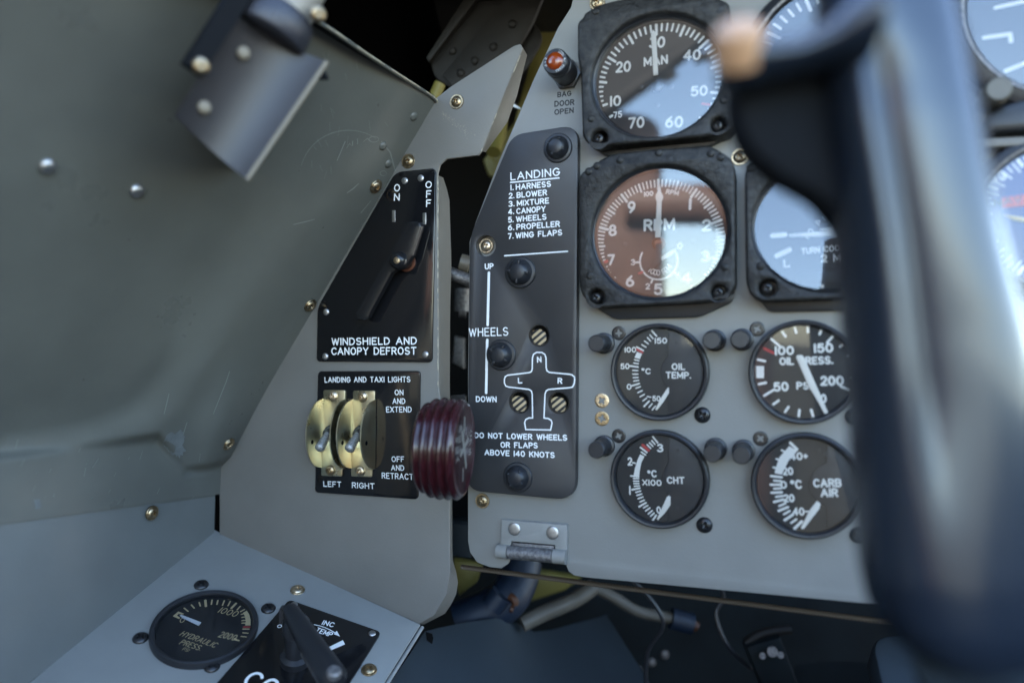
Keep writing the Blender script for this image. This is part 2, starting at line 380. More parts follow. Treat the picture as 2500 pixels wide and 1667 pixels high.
def arctext(mb, s, c, r, a0, a1, h, wt, z, gap=.3):
    """letters standing outward on an arc, angles in degrees from a0 (first) to a1 (last), clockwise"""
    n = len(s)
    for i, ch in enumerate(s):
        a = radians(a0+(a1-a0)*i/max(1, n-1)); gw, st = G[ch]; sgn = 1 if a1 < a0 else -1
        up = V((cos(a), sin(a)))*sgn; rt = V((up.y, -up.x)); o = V(c)+V((cos(a), sin(a)))*r - rt*gw*h*.5
        for q in st: mb.stroke([o+rt*p[0]*h+up*p[1]*h for p in q], wt*h, z)
# ------------------------------------------------------------------ fasteners (shared meshes)
def screw_mesh(name, r, hh, kind, m, washer=0):
    mb = MB(); seg, rings = 48, 16; w, Lc = .14*r, .56*r
    vs = [(0, 0, 0)]
    def z(x, y):
        q = hypot(x, y)/r
        zz = hh*sqrt(max(0, 1-(q*.985)**2))**.9 if kind != 'flat' else hh*(1-q**10*.4)
        cr = 0
        for a, b in ((x, y), (y, x)):
            ww = w*(1.5-abs(b)/Lc*.7)
            i = max(0, min(1, (ww-abs(a))/(.05*r)))*max(0, min(1, (Lc-abs(b))/(.08*r)))
            cr = max(cr, i)
        return zz - cr*(.55*r)*(1-.45*q/.6)
    vs[0] = (0, 0, z(0, 0)); fs = []
    for i in range(1, rings+1):
        for k in range(seg):
            a = 2*pi*k/seg; q = r*i/rings; x, y = q*cos(a), q*sin(a); vs.append((x, y, z(x, y)))
    for k in range(seg):
        j = (k+1) % seg; fs.append((0, 1+k, 1+j))
        for i in range(rings-1): fs.append((1+i*seg+k, 1+(i+1)*seg+k, 1+(i+1)*seg+j, 1+i*seg+j))
    mb.add(vs, fs)
    mb.lathe([(r, -.0008), (r, z(r, 0))], seg=48, cap0=False, cap1=False)
    if washer: mb.lathe([(washer, -.0006), (washer, .0004), (washer*.96, .0007), (r*.99, .0007)], seg=48, cap0=False, cap1=False)
    o = mb.build(name, m, sharp=30); me = o.data; bpy.data.objects.remove(o)
    return me
SM = dict(brass=screw_mesh('screw', .0036, .0021, 'dome', 'brass', .0047), plain=screw_mesh('screw', .0036, .0021, 'dome', 'brass'),
          black=screw_mesh('screw', .0045, .0024, 'dome', 'blackscrew'), bflat=screw_mesh('screw', .0041, .0005, 'flat', 'blackscrew'),
          cflat=screw_mesh('screw', .0043, .0004, 'flat', 'brass'), small=screw_mesh('screw', .0031, .0012, 'dome', 'blackscrew'))
def rivet_mesh(r, h, m):
    mb = MB(); mb.lathe([(r, -.0004), (r, h*.2), (r*.93, h*.5), (r*.75, h*.8), (r*.45, h*.96), (r*.15, h)], seg=28, cap0=False)
    o = mb.build('rivet', m, sharp=60); me = o.data; bpy.data.objects.remove(o); return me
RV = dict(alu=rivet_mesh(.0023, .0009, 'alu'), black=rivet_mesh(.0033, .0022, 'blackp'), wall=rivet_mesh(.0036, .0024, 'alu'), pale=rivet_mesh(.0029, .0016, 'dulltan'))
def fix(kind, parent, fr, u, v, h=0, name='screw', rot=None, lib=SM):
    return inst(name, lib[kind], parent, fr.l3(u, v, h), random.uniform(0, 3) if rot is None else rot)
def poly(fr, pts, h=0): return [fr.loc(u, v, h) for u, v in pts]
def cr(x0, y0, s): return lambda x, y: (x0+s*x, y0+s*y)
def ident(x, y): return (x, y)
# ------------------------------------------------------------------ the setting outside and the shell of the cockpit
g = MB(); g.quad([(-150, -150, -1.7), (150, -150, -1.7), (150, 150, -1.7), (-150, 150, -1.7)])
o = g.build('ground', 'concrete'); o['kind'] = 'structure'
sh = thing('fuselage_shell', 'dark hollow fuselage interior seen in the gaps behind the grey panels', 'fuselage')
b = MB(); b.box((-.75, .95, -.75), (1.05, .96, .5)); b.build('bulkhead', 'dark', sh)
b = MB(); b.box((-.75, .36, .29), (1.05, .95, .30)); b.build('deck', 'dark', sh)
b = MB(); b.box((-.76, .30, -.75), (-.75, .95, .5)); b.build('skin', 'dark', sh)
b = MB(); b.box((-.76, -1.2, -.75), (-.75, .30, .12)); b.build('left_wall', 'primer', sh)  # tan so that this unseen wall bounces warm light onto the panels
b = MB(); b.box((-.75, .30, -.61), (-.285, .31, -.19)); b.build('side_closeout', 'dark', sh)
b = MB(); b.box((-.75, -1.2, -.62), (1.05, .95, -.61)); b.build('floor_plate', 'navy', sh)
b = MB(); b.prism(rnd([(-.06, .31), (1.05, .22), (1.05, .95), (-.06, .95)], .04), .262, .275, .004); b.build('glareshield', 'blackp', sh)
b = MB(); b.box((.80, -1.2, -.62), (.81, .5, .0)); b.build('right_wall', 'wallp', sh)
b = MB(); b.box((-.75, -1.21, -.62), (1.05, -1.2, -.01)); b.build('rear_wall', 'wallp', sh)
# ------------------------------------------------------------------ side wall
wl = thing('side_wall', 'large worn grey cockpit side wall with rivets and a pressed recess, left of the panels', 'wall panel')
def W(u, v): return FW.P(u, v)
B0, B1 = FP.P(537, 1206), at(0, 1279, .405); T0, T1, T2 = W(1064, 250), W(779, 55), W(400, -75)
bd = (B1-B0); B2 = B1+bd*3.0; T3 = B2+(T2-B1)*1.05
LPN = (B1-B0).cross(at(0, 1110, .403)-B0).normalized()
top = smoothpath([T0, W(1062, 243)*.999, W(1040, 226), W(915, 146), T1, W(690, 12), W(560, -30), T2], 20)+[T2+(T3-T2)*k/14 for k in range(1, 15)]
NT = len(top)
def polyd(p, path):
    best = 1e9; sg = 1
    for (ax, ay), (bx, by) in zip(path, path[1:]):
        dx, dy = bx-ax, by-ay; t = max(0, min(1, ((p[0]-ax)*dx+(p[1]-ay)*dy)/(dx*dx+dy*dy)))
        q = hypot(p[0]-ax-dx*t, p[1]-ay-dy*t)
        if q < best-1e-6: best = q; sg = 1 if dx*(p[1]-ay)-dy*(p[0]-ax) < 0 else -1
    return best*sg
REC = [(p.x, p.y) for p in smoothpath([V((x, y, 0)) for x, y in [(-400, 1160), (0, 1108), (170, 1084), (310, 1036), (390, 978), (450, 890), (530, 740), (640, 560), (760, 400), (870, 250), (930, 150)]], 6)]
def sst(x): x = max(0, min(1, x)); return x*x*(3-2*x)
def pix(P): return (CX+F*P.x/P.y, CY-F*P.z/P.y) if P.y > .05 else (-900, 800)
def walldisp(P):
    u, v = pix(P)
    if P.y < .12: return -.010
    d = polyd((u, v), REC)
    w = 55 if v > 900 else 55+(900-v)*.16
    r = -.009*sst((d+w)/(2*w))
    e = (u-470)*.86+(v-1150)*.5                   # pressed corner beside the recess
    if v > 850 and u > 380:
        k = sst((v-850)/230)*sst((u-380)/60); r += .007*k*sst((1150-v-(545-u)*-.10)/26)*math.exp(-((u-505-(1150-v)*.30)/52)**2)
    return r
CRE = [(-900, 1190), (-400, 1150), (0, 1113), (200, 1092), (385, 1066), (452, 1153), (500, 1149), (600, 1112)]
def surf(u, v):
    d = walldisp(FW.P(u, v)); P = FW.P(u, v, d); r = ray(u, v); Q = r*(B0.dot(LPN)/r.dot(LPN))
    k = sst((13-polyd((u, v), CRE))/26); k = 1-k if 0 else k
    return P.lerp(Q, k)
def wallpt(P):
    if P.y < .10: return P
    k = sst((P.y-.10)/.12); return P.lerp(surf(*pix(P)), k)
rows = []; NV = 150
for i in range(NV+1):
    t = i/NV; row = []
    for j, tp in enumerate(top):
        s = j/(NT-1)
        # matching bottom point
        bt = B0+(B2-B0)*(min(1, (j/(NT-15))**1.25*.27) if j <= NT-15 else .27+.73*(j-(NT-15))/14)
        P = bt.lerp(tp, t); row.append(wallpt(P) if j else P)
    rows.append(row)
b = MB(); b.loft(rows); b.build('skin', 'wallp', wl, sharp=70)
# rolled upper edge, paint worn through to primer
edge = [V(p)+WN*.0004 for p in top[:112]]
b = MB(); b.tube(edge, .0011, 8); b.build('rolled_edge', 'wallp', wl)
b = MB(); k = 2
while k < 98:
    n = random.randint(3, 11); seg = edge[k:k+n+1]
    if len(seg) > 2: b.tube([p+V((.0006, -.0008, -.0001)) for p in seg], .0007, 6, taper=[.3]+[random.uniform(.5, 1.1) for _ in seg[2:]]+[.2])
    k += n+random.randint(1, 3)
b.build('worn_paint', 'tan', wl)
def wfix(kind, u, v, name='screw', lib=SM, h=.0003, dd=None):
    P = W(u, v); dpt = walldisp(P)
    return inst(name, lib[kind], wl, surf(u, v)+WN*h, 0, FW.M().to_3x3().to_4x4() @ Matrix.Rotation(random.uniform(0, 3), 4, 'Z'))
for u, v in ((917, 455), (757, 745), (557, 1083)): wfix('brass', u, v)
for u, v in ((115, 405), (333, 465)): wfix('wall', u, v, 'rivet', RV)
bmp = MB(); bmp.lathe([(.0030, -.0006), (.0026, .0004), (.0014, .0009), (.0003, .001)], seg=24, cap0=False); bo = bmp.build('rivet', 'wallp', sharp=80); RV['bump'] = bo.data; bpy.data.objects.remove(bo)
for u, v in ((935, 357), (948, 400), (1010, 285)): wfix('bump', u, v, 'rivet', RV)
b = MB(); WF = FR(S1, (0, -1, 0), WN)
def wstroke(pts, w):
    q = []
    for u, v in pts:
        d = walldisp(W(u, v)); P = surf(u, v)+WN*.0003; q.append(P)
    c = [p for p in q]; L = [];
    for i, p in enumerate(c):
        t = (c[min(len(c)-1, i+1)]-c[max(0, i-1)]).normalized(); n = WN.cross(t); ww = w*(.4+.6*sin(pi*(i+.3)/(len(c)-.4)))*random.uniform(.7, 1.1)/2; L.append([p+n*ww, p-n*ww])
    b.loft(L)
for p in [[(822, 392), (842, 345)], [(846, 471), (862, 460), (875, 448)], [(715, 548), (745, 541), (768, 535)], [(640, 335), (650, 330), (664, 327)], [(880, 520), (905, 490)], [(400, 1010), (412, 960)], [(440, 1080), (456, 1030)], [(520, 1010), (552, 930), (560, 905)],
          [(225, 1140), (240, 1118)], [(930, 345), (952, 372), (965, 420)]]:
    wstroke(p, .0011)
wstroke([(850+118*cos(radians(a)), 430-112*sin(radians(a))) for a in range(55, 170, 7)], .0006)
for k in range(26):
    u, v = random.uniform(760, 990), random.uniform(110, 420)
    if v > 55+(u-779)*.69+25: wstroke([(u, v), (u+random.uniform(-6, 12), v+random.uniform(6, 26))], .00028)
for k in range(18):
    u, v = random.uniform(20, 500), random.uniform(1090, 1230); wstroke([(u, v), (u+random.uniform(2, 9), v-random.uniform(5, 22))], .0006)
b.build('scratch', 'scuff', wl)
b = MB(); rp_ = random.Random(5)
for pts in ([(398, 1078), (412, 1058), (440, 1050), (452, 1062), (447, 1085), (452, 1100), (438, 1118), (428, 1112), (415, 1104), (404, 1092)], [(82, 1218), (98, 1214), (100, 1240), (86, 1242)]):
    c = V((sum(p[0] for p in pts)/len(pts), sum(p[1] for p in pts)/len(pts))); o = [surf(*c)+WN*.00035]; q2 = []
    for i, p in enumerate(pts):
        n_ = V(pts[(i+1) % len(pts)])
        for k in range(4): x = V(p).lerp(n_, k/4); x = c+(x-c)*rp_.uniform(.82, 1.12); q2.append(surf(*x)+WN*.00035)
    b.add(o+q2, [(0, 1+i, 1+(i+1) % len(q2)) for i in range(len(q2))])
b.build('worn_patch', 'patch', wl)
# mirrored ghost lettering drawn as pale strokes on the wall
b = MB()
for q in [[(886, 346), (896, 338), (905, 345)], [(872, 352), (872, 338)], [(860, 356), (860, 344)], [(845, 362), (853, 350), (858, 356)]]:
    wstroke(q, .0008)
wstroke([(912+12*cos(a*pi/8), 340-7*sin(a*pi/8)) for a in range(17)], .0007); wstroke([(935+8*cos(a*pi/8), 423-6*sin(a*pi/8)) for a in range(17)], .0006)
b.build('ghost_lettering', 'scuff', wl)
# sill deck outwards of the wall
b = MB(); b.loft([[p for p in top], [p+V((-.02, .01, .006)) for p in top], [V((-.75, p.y+.05, p.z+.01)) for p in top]]); b.build('sill_deck', 'blackp', wl)
# lower strip
ls = thing('lower_side_strip', 'smooth grey lower strip of side wall between the recessed wall and the console', 'wall panel')
SB = [FC0.P(523, 1299), FC0.P(300, 1480), FC0.P(70, 1667)]; SB.append(SB[2]+(SB[2]-SB[1])*2.5)
LPO = LPN*(-.0012 if LPN.dot(B0) < 0 else .0012); ST = [B0.lerp(B1, .02)+LPO+V((0, 0, .004)), B0.lerp(B1, .5)+LPO+V((0, 0, .004)), B1+LPO+V((0, 0, .004)), B1+LPO+V((0, 0, .004))+bd*.9]
b = MB(); rr = []
for i in range(9):
    t = i/8; rr.append([a.lerp(c, t) for a, c in zip(ST, SB)])
b.loft(rr); b.build('sheet', 'stripp', ls)
LN = (ST[2]-ST[0]).cross(SB[0]-ST[0]).normalized()
if LN.dot(ST[0]) > 0: LN = -LN
LF = FR(ST[0].lerp(SB[1], .4), (0, -1, 0), LN)
def onstrip(u, v):
    r = ray(u, v); return r*(LF.o.dot(LN)/r.dot(LN))
inst('screw', SM['brass'], ls, onstrip(369, 1251)+LN*.0008, 0, LF.M().to_3x3().to_4x4() @ Matrix.Rotation(.4, 4, 'Z'))
# ------------------------------------------------------------------ left sub-panel
sp = thing('switch_panel', 'upright grey sub-panel carrying the defrost and taxi light plates', 'panel', FP)
out = [(1100, 212), (1165, 170), (1255, 112), (1270, 108), (1276, 118), (1176, 368), (1168, 379), (1090, 388), (1074, 402), (1068, 425), (1070, 950), (1078, 1000), (1095, 1060), (1097, 1400), (1090, 1450), (1060, 1502), (1022, 1523), (536, 1304), (536, 1205), (540, 1115), (735, 778), (935, 438), (1052, 250)]
b = MB(); b.prism(poly(FP, out), -.0016, 0, .0004); b.build('sheet', 'paint', sp)
def flange(bend, outer, h, parent=sp, m='paint', nm='flange'):
    n = 40
    def res(p):
        P = [V((x, y)) for x, y in p]; L = [0]
        for a, c in zip(P, P[1:]): L.append(L[-1]+(c-a).length)
        r = []
        for k in range(n+1):
            s = L[-1]*k/n; i = 0
            while i < len(L)-2 and L[i+1] < s: i += 1
            t = (s-L[i])/max(1e-9, L[i+1]-L[i]); r.append(P[i].lerp(P[i+1], max(0, min(1, t))))
        return r
    A_, B_ = res(bend), res(outer)
    rows = [[FP.l3(p.x-2.5, p.y, .0001) for p in A_], [FP.l3(p.x-.6, p.y, -.0001) for p in A_], [FP.l3(p.x+.7, p.y, -.0007) for p in A_], [FP.l3(p.x+1.2, p.y, -.0018) for p in A_], [FP.l3(p.x, p.y, h) for p in B_]]
    b = MB(); b.loft(rows); return b.build(nm, m, parent, sharp=80)
flange([(1276, 118), (1230, 235), (1176, 370)], [(1287, 135), (1262, 235), (1238, 300), (1186, 372)], -.012)
flange([(1068, 428), (1070, 700), (1070, 950), (1095, 1060), (1097, 1400), (1090, 1450), (1060, 1502), (1022, 1523)],
       [(1082, 434), (1097, 480), (1102, 640), (1099, 760), (1098, 960), (1103, 1060), (1105, 1365), (1119, 1412), (1116, 1445), (1092, 1494), (1036, 1523)], -.02)
b = MB(); y = 440
while y < 940:                                     # chipped paint along the bend
    L = random.uniform(6, 45); w = random.uniform(.3, 1.15); b.loft([[FP.l3(1068.6+(y/700-.6)+random.uniform(-.4, .6)-w*sin(pi*q/4)**.5, y+L*q/4, .0003), FP.l3(1069.2+w*sin(pi*q/4)**.5, y+L*q/4, .0001)] for q in range(5)]); y += L+random.uniform(0, 22)*(1 if random.random() < .6 else .2)
for k in range(150):
    t = random.random(); u = 1079+68*t+random.gauss(0, 3+5*t); v = 276+52*t+random.gauss(0, 2+4*t); s = random.uniform(.2, .55)
    b.quad([FP.l3(u-s, v-s, 6e-5), FP.l3(u-s, v+s, 6e-5), FP.l3(u+s, v+s, 6e-5), FP.l3(u+s, v-s*.6, 6e-5)])
for k in range(12):                                # wear on the upper bend
    t = random.random(); u = 1274-98*t; v = 128+240*t; b.loft([[FP.l3(u-1.4+q*-3, v+q*8, .00025), FP.l3(u+.2+q*-3, v+q*8, .00018)] for q in range(2)])
b.build('paint_chip', 'tan', sp)
fix('brass', sp, FP, 1115, 249, 0, rot=.7); fix('brass', sp, FP, 997, 394, 0, rot=.1)
# ------------------------------------------------------------------ instrument panel
ip = thing('instrument_panel', 'grey main instrument panel sheet holding all the round gauges', 'panel', FP)
out = [(1405, -300), (1402, -20), (1394, 18), (1362, 68), (1335, 125), (1300, 200), (1262, 290), (1215, 400), (1160, 545), (1146, 590), (1142, 900), (1142, 1320), (1147, 1348), (1165, 1373), (1195, 1384), (1224, 1387), (1240, 1376), (1247, 1356), (1380, 1375), (1388, 1394), (1402, 1405), (1428, 1409), (2150, 1476), (2900, 1546), (2900, -300)]
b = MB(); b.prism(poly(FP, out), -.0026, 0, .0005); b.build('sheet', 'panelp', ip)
for u, v in ((1178, 1222), (1458, 8), (1806, 384)): fix('brass', ip, FP, u, v, 0)
for u, v in ((1469.6, 978), (1469.6, 1021.6)): fix('cflat', ip, FP, u, v, 0)
for u, v in ((1511, 813), (1511, 1063.6), (1849, 803), (1857, 1070)): fix('bflat', ip, FP, u, v, 0)
for u, v in ((1715, 1012.7), (1720, 1281), (2084, 1017), (2096, 1306)): fix('black', ip, FP, u, v, 0)
b = MB(); z8 = cr(1040, 0, .29347)
for s, a, c, h in (('BAG', (1093, 814), (1210, 800), 46), ('DOOR', (1068, 892), (1235, 876), 50), ('OPEN', (1068, 960), (1230, 942), 48)):
    text(b, FP, s, *z8(*a), *z8(*c), h*.29347, .17, 0)
b.build('stencil', 'ink', ip)
# hinge
hg = MB(); hz = .0035
z2 = cr(1000, 1220, .2976)
leaf = [z2(*p) for p in ((752, 162), (1293, 205), (1290, 420), (1280, 528), (1190, 512), (1188, 372), (832, 340), (805, 480), (720, 470), (745, 320))]
hp = thing('panel_hinge', 'small grey riveted hinge on the lower edge of the instrument panel', 'hinge', FP)
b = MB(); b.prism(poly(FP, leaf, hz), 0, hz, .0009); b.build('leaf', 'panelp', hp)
q0, q1 = FP.l3(*z2(722, 420), .004), FP.l3(*z2(1285, 470), .004); dv = (q1-q0)
for a_, c_ in ((q0, q0+dv*.155), (q0+dv*.82, q1)):
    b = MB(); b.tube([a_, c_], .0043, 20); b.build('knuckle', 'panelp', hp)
b = MB(); b.tube([q0+dv*.165, q0+dv*.81], .0041, 20)
b.prism(poly(FP, [z2(*p) for p in ((845, 350), (1185, 378), (1182, 430), (842, 405))], .003), .0002, .003, .0003); b.build('barrel', 'cast', hp)
bh = rivet_mesh(.0040, .0007, 'alu')
for p in ((858, 238), (1172, 270)): inst('rivet', bh, hp, FP.l3(*z2(*p), hz))
# ------------------------------------------------------------------ landing checklist plate
Z1, Z4, Z5 = cr(1120, 300, .2168), cr(1120, 600, .2168), cr(1120, 900, .2168); PT = .006
lp = thing('checklist_plate', 'tall satin black plate with landing checklist, wheels scale and aircraft outline', 'placard', FP)
out = rnd(poly(FP, [(1146.5, 578), (1250, 329), (1411, 304), (1405, 1222), (1140, 1197)], PT), [.008, .0075, .0105, .0125, .0095])
win = [Z4(905, 1008), Z5(682, 375), Z5(1125, 382)]; wr = 122*.2168
holes = [circ(FP.loc(*w, PT), wr*FP.m(*w, PT), 40) for w in win] + [circ(FP.loc(1185.5, 600.5, PT), 25.5*FP.m(1186, 600, PT), 40)]
b = MB(); b.prism(out, .0001, PT, .0007, holes); b.build('plate', 'satin', lp)
inst('screw', SM['brass'], lp, FP.l3(1187.5, 600.5, .0008), .3)
for w in win:
    b = MB(); c = FP.loc(*w, PT); r = wr*FP.m(*w, PT); b.lathe([(r+.0004, .0003), (r+.0004, PT-.0002), (r+.0002, PT+.00015), (r-.0003, PT+.00012), (r-.0005, PT-.0004), (r-.0007, .0003)], c, 40, cap0=False, cap1=False); b.build('window_rim', 'blackscrew', lp)
for w in win:
    c = FP.loc(*w, .001); r = wr*FP.m(*w, .001)
    b = MB(); b.prism(circ((c[0], c[1]), r*.98), .0002, .0009); f = b.build('indicator_window', 'dark', lp)
    b = MB(); b.prism(circ((c[0]-.0002, c[1]-r*.22), r*.80), .001, .0024, .0004); b.build('striped_flag', 'stripes', f)
b = MB()
def tl(z, s, a, c, h, wt=.16): text(b, FP, s, *z(*a), *z(*c), h*.2168, wt, PT)
tl(Z1, 'LANDING', (583, 652), (1138, 597), 92, .12)
for s, a, c in (('1.', (583, 765), (620, 761)), ('HARNESS', (643, 759), (1040, 722)), ('2.', (563, 858), (628, 852)), ('BLOWER', (652, 850), (996, 818)), ('3.', (560, 950), (630, 944)), ('MIXTURE', (655, 942), (1018, 910)), ('4.', (556, 1038), (626, 1030)), ('CANOPY', (648, 1030), (980, 1003)), ('5.', (556, 1128), (620, 1122)), ('WHEELS', (645, 1120), (990, 1092)), ('6.', (554, 1215), (626, 1210)), ('PROPELLER', (650, 1208), (1140, 1172)), ('7.', (556, 1312), (620, 1305)), ('WING FLAPS', (640, 1304), (1166, 1268))): tl(Z1, s, a, c, 68)
def ls_(pts, w, z=Z1): b.stroke([FP.loc(*z(*p), PT) for p in pts], w*.2168*FP.m(1280, 700, PT), PT+7e-5)
ls_([(583, 673), (1130, 622)], 15); ls_([(517, 1497), (1225, 1447)], 15)
tl(Z4, 'UP', (293, 268), (393, 264), 68); ls_([(340, 305), (326, 890)], 31, Z4); tl(Z4, 'WHEELS', (115, 1024), (560, 1013), 98, .11)
ls_([(322, 1060), (312, 1400)], 31, Z4); ls_([(314, -10), (309, 270)], 31, Z5); tl(Z5, 'DOWN', (193, 374), (428, 378), 68)
tl(Z4, 'N', (882, 1315), (934, 1313), 70, .2); tl(Z5, 'L', (668, 167), (718, 165), 68, .2); tl(Z5, 'R', (1112, 168), (1166, 171), 68, .2)
tl(Z5, 'DO NOT LOWER WHEELS', (176, 780), (1222, 810), 68, .17); tl(Z5, 'OR FLAPS', (470, 888), (892, 897), 68, .17); tl(Z5, 'ABOVE 140 KNOTS', (290, 972), (1082, 1006), 68, .17)
plane = [Z4(*p) for p in ((828, 1385), (830, 1262), (842, 1222), (875, 1200), (935, 1200), (970, 1222), (983, 1262), (985, 1372), (993, 1405), (1020, 1424), (1250, 1446))]+[Z5(*p) for p in ((1275, 68), (1302, 90), (1306, 125), (1300, 170), (1282, 205), (1245, 213), (1015, 232), (985, 248), (972, 285), (960, 553), (1010, 560), (1042, 580), (1051, 612), (1035, 688), (755, 683), (742, 605), (755, 570), (790, 553), (832, 553), (828, 285), (818, 250), (790, 232), (560, 205), (530, 193), (514, 160), (515, 115), (525, 88), (552, 72), (795, 43), (818, 32), (828, 5))]
b.stroke(poly(FP, plane, PT), 15*.2168*FP.m(1300, 900, PT), PT+7e-5, closed=True)
b.build('lettering', 'white', lp)
def lightcap(u, v, rpx, notch, rot):
    c = V(FP.loc(u, v, PT)); r = rpx*FP.m(u, v, PT); b = MB()
    b.lathe([(r, PT), (r, PT+.0009), (r*.95, PT+.0014), (r*.80, PT+.0016), (r*.70, PT+.0036), (r*.62, PT+.0052), (r*.46, PT+.0066), (r*.44, PT+.0067)], c, 48, cap0=False)
    ob = b.build('light_cap', 'rubber', lp); b = MB()
    for k in range(4):
        a = rot+k*pi/2; d = V((cos(a), sin(a))); n = V((-d.y, d.x)); p = c+d*r*.54
        if notch: b.prism([tuple(p+d*r*.17+n*r*.07), tuple(p+d*r*.17-n*r*.07), tuple(p-d*r*.15-n*r*.07), tuple(p-d*r*.15+n*r*.07)], PT+.004, PT+.0066, .0003)
        else: b.lathe([(r*.09, PT+.004), (r*.09, PT+.0063), (r*.05, PT+.0066)], p, 14, cap0=False)
    b.build('lug', 'rubber', ob)
lightcap(*Z1(1120, 287), 36, 0, 1.1); lightcap(*Z4(697, 300), 39, 1, 1.45); lightcap(*Z4(480, 1228), 38, 1, 1.0); lightcap(*Z5(668, 1220), 37, 0, 1.0)
# ------------------------------------------------------------------ defrost plate and lever
ZA = cr(740, 380, .33175); DT = .0016
dp = thing('defrost_plate', 'glossy black windshield and canopy defrost plate with silver rivets', 'placard', FP)
b = MB(); b.prism(rnd(poly(FP, [(965, 420), (1063.5, 410), (1054, 884.5), (772.5, 882.5), (775, 750)], DT), [.0055, .004, .003, .003, .005]), .0001, DT, .0004); b.build('plate', 'gloss', dp)
for p in ((748, 186), (866, 167), (170, 1150), (163, 1477), (900, 1463)): inst('rivet', RV['alu'], dp, FP.l3(*ZA(*p), DT))
b = MB()
def ta(s, a, c, h, wt=.14): text(b, FP, s, *ZA(*a), *ZA(*c), h*.33175, wt, DT)
for s, a, c, h in (('O', (668, 266), (713, 265), 55), ('N', (668, 334), (711, 333), 55), ('O', (900, 242), (947, 240), 53), ('F', (904, 312), (943, 311), 56), ('F', (904, 380), (942, 379), 56), ('WINDSHIELD AND', (210, 1396), (838, 1390), 57), ('CANOPY DEFROST', (208, 1467), (835, 1465), 58)): ta(s, a, c, h)
b.build('lettering', 'white', dp)
b = MB()
for x, y in ((667, 446), (893, 464)): b.prism(rnd([FP.loc(*ZA(x+i*13, y+j*43), DT) for i, j in ((-1, -1), (1, -1), (1, 1), (-1, 1))], .0004), DT+2e-5, DT+.0002, .00008)
b.build('index_mark', 'steel', dp)
dl = thing('defrost_lever', 'glossy black pointer lever turned toward OFF on the defrost plate', 'lever', FP)
hb = V(FP.loc(*ZA(765, 785), DT))
b = MB(); b.lathe([(.0062, DT), (.0062, DT+.0012), (.0056, DT+.0014)], hb, 40, cap0=False); b.build('washer', 'copper', dl)
b = MB(); b.lathe([(.0048, DT+.001), (.0052, .008), (.0058, .0115), (.0056, .014), (.0042, .0166), (.0022, .0178)], hb, 40, cap0=False); b.build('hub', 'lever', dl)
lv = [(372, 1160), (395, 1205), (440, 1212), (476, 1195), (492, 1160), (650, 865), (762, 800), (806, 735), (872, 520), (860, 490), (835, 482), (775, 482), (735, 512), (690, 600), (630, 715), (600, 770)]
b = MB(); b.prism(rnd(poly(FP, [ZA(*p) for p in lv], .012), .0008, 3), .0080, .0122, .0015); b.build('lever_arm', 'lever', dl)
b = MB(); b.lathe([(.0021, .0168), (.0021, .0182), (.0017, .0184)], (hb[0]+.0012, hb[1]-.0004), 28, cap0=False); b.build('screw', 'brass', dl)
# ------------------------------------------------------------------ taxi light plate and guarded switches
ZB = cr(700, 880, .24237)
tp = thing('taxi_light_plate', 'black landing and taxi lights plate around two guarded switches', 'placard', FP)
b = MB(); b.prism(rnd(poly(FP, [(776, 906), (1025.5, 905), (1020, 1219), (768.5, 1202)], DT), .003), .0001, DT, .0004); b.build('plate', 'gloss', tp)
b = MB()
def tb(s, a, c, h=58, wt=.13): text(b, FP, s, *ZB(*a), *ZB(*c), h*.24237, wt, DT)
for s, a, c, h in (('LANDING AND TAXI LIGHTS', (382, 222), (1247, 218), 58), ('ON', (1088, 349), (1177, 349), 57), ('AND', (1066, 437), (1196, 437), 58), ('EXTEND', (1002, 522), (1260, 522), 60), ('OFF', (1058, 1020), (1185, 1021), 58), ('AND', (1052, 1107), (1185, 1110), 58), ('RETRACT', (958, 1187), (1276, 1201), 62), ('LEFT', (370, 1268), (551, 1276), 58), ('RIGHT', (658, 1282), (886, 1294), 60)): tb(s, a, c, h)
b.build('lettering', 'white', tp)
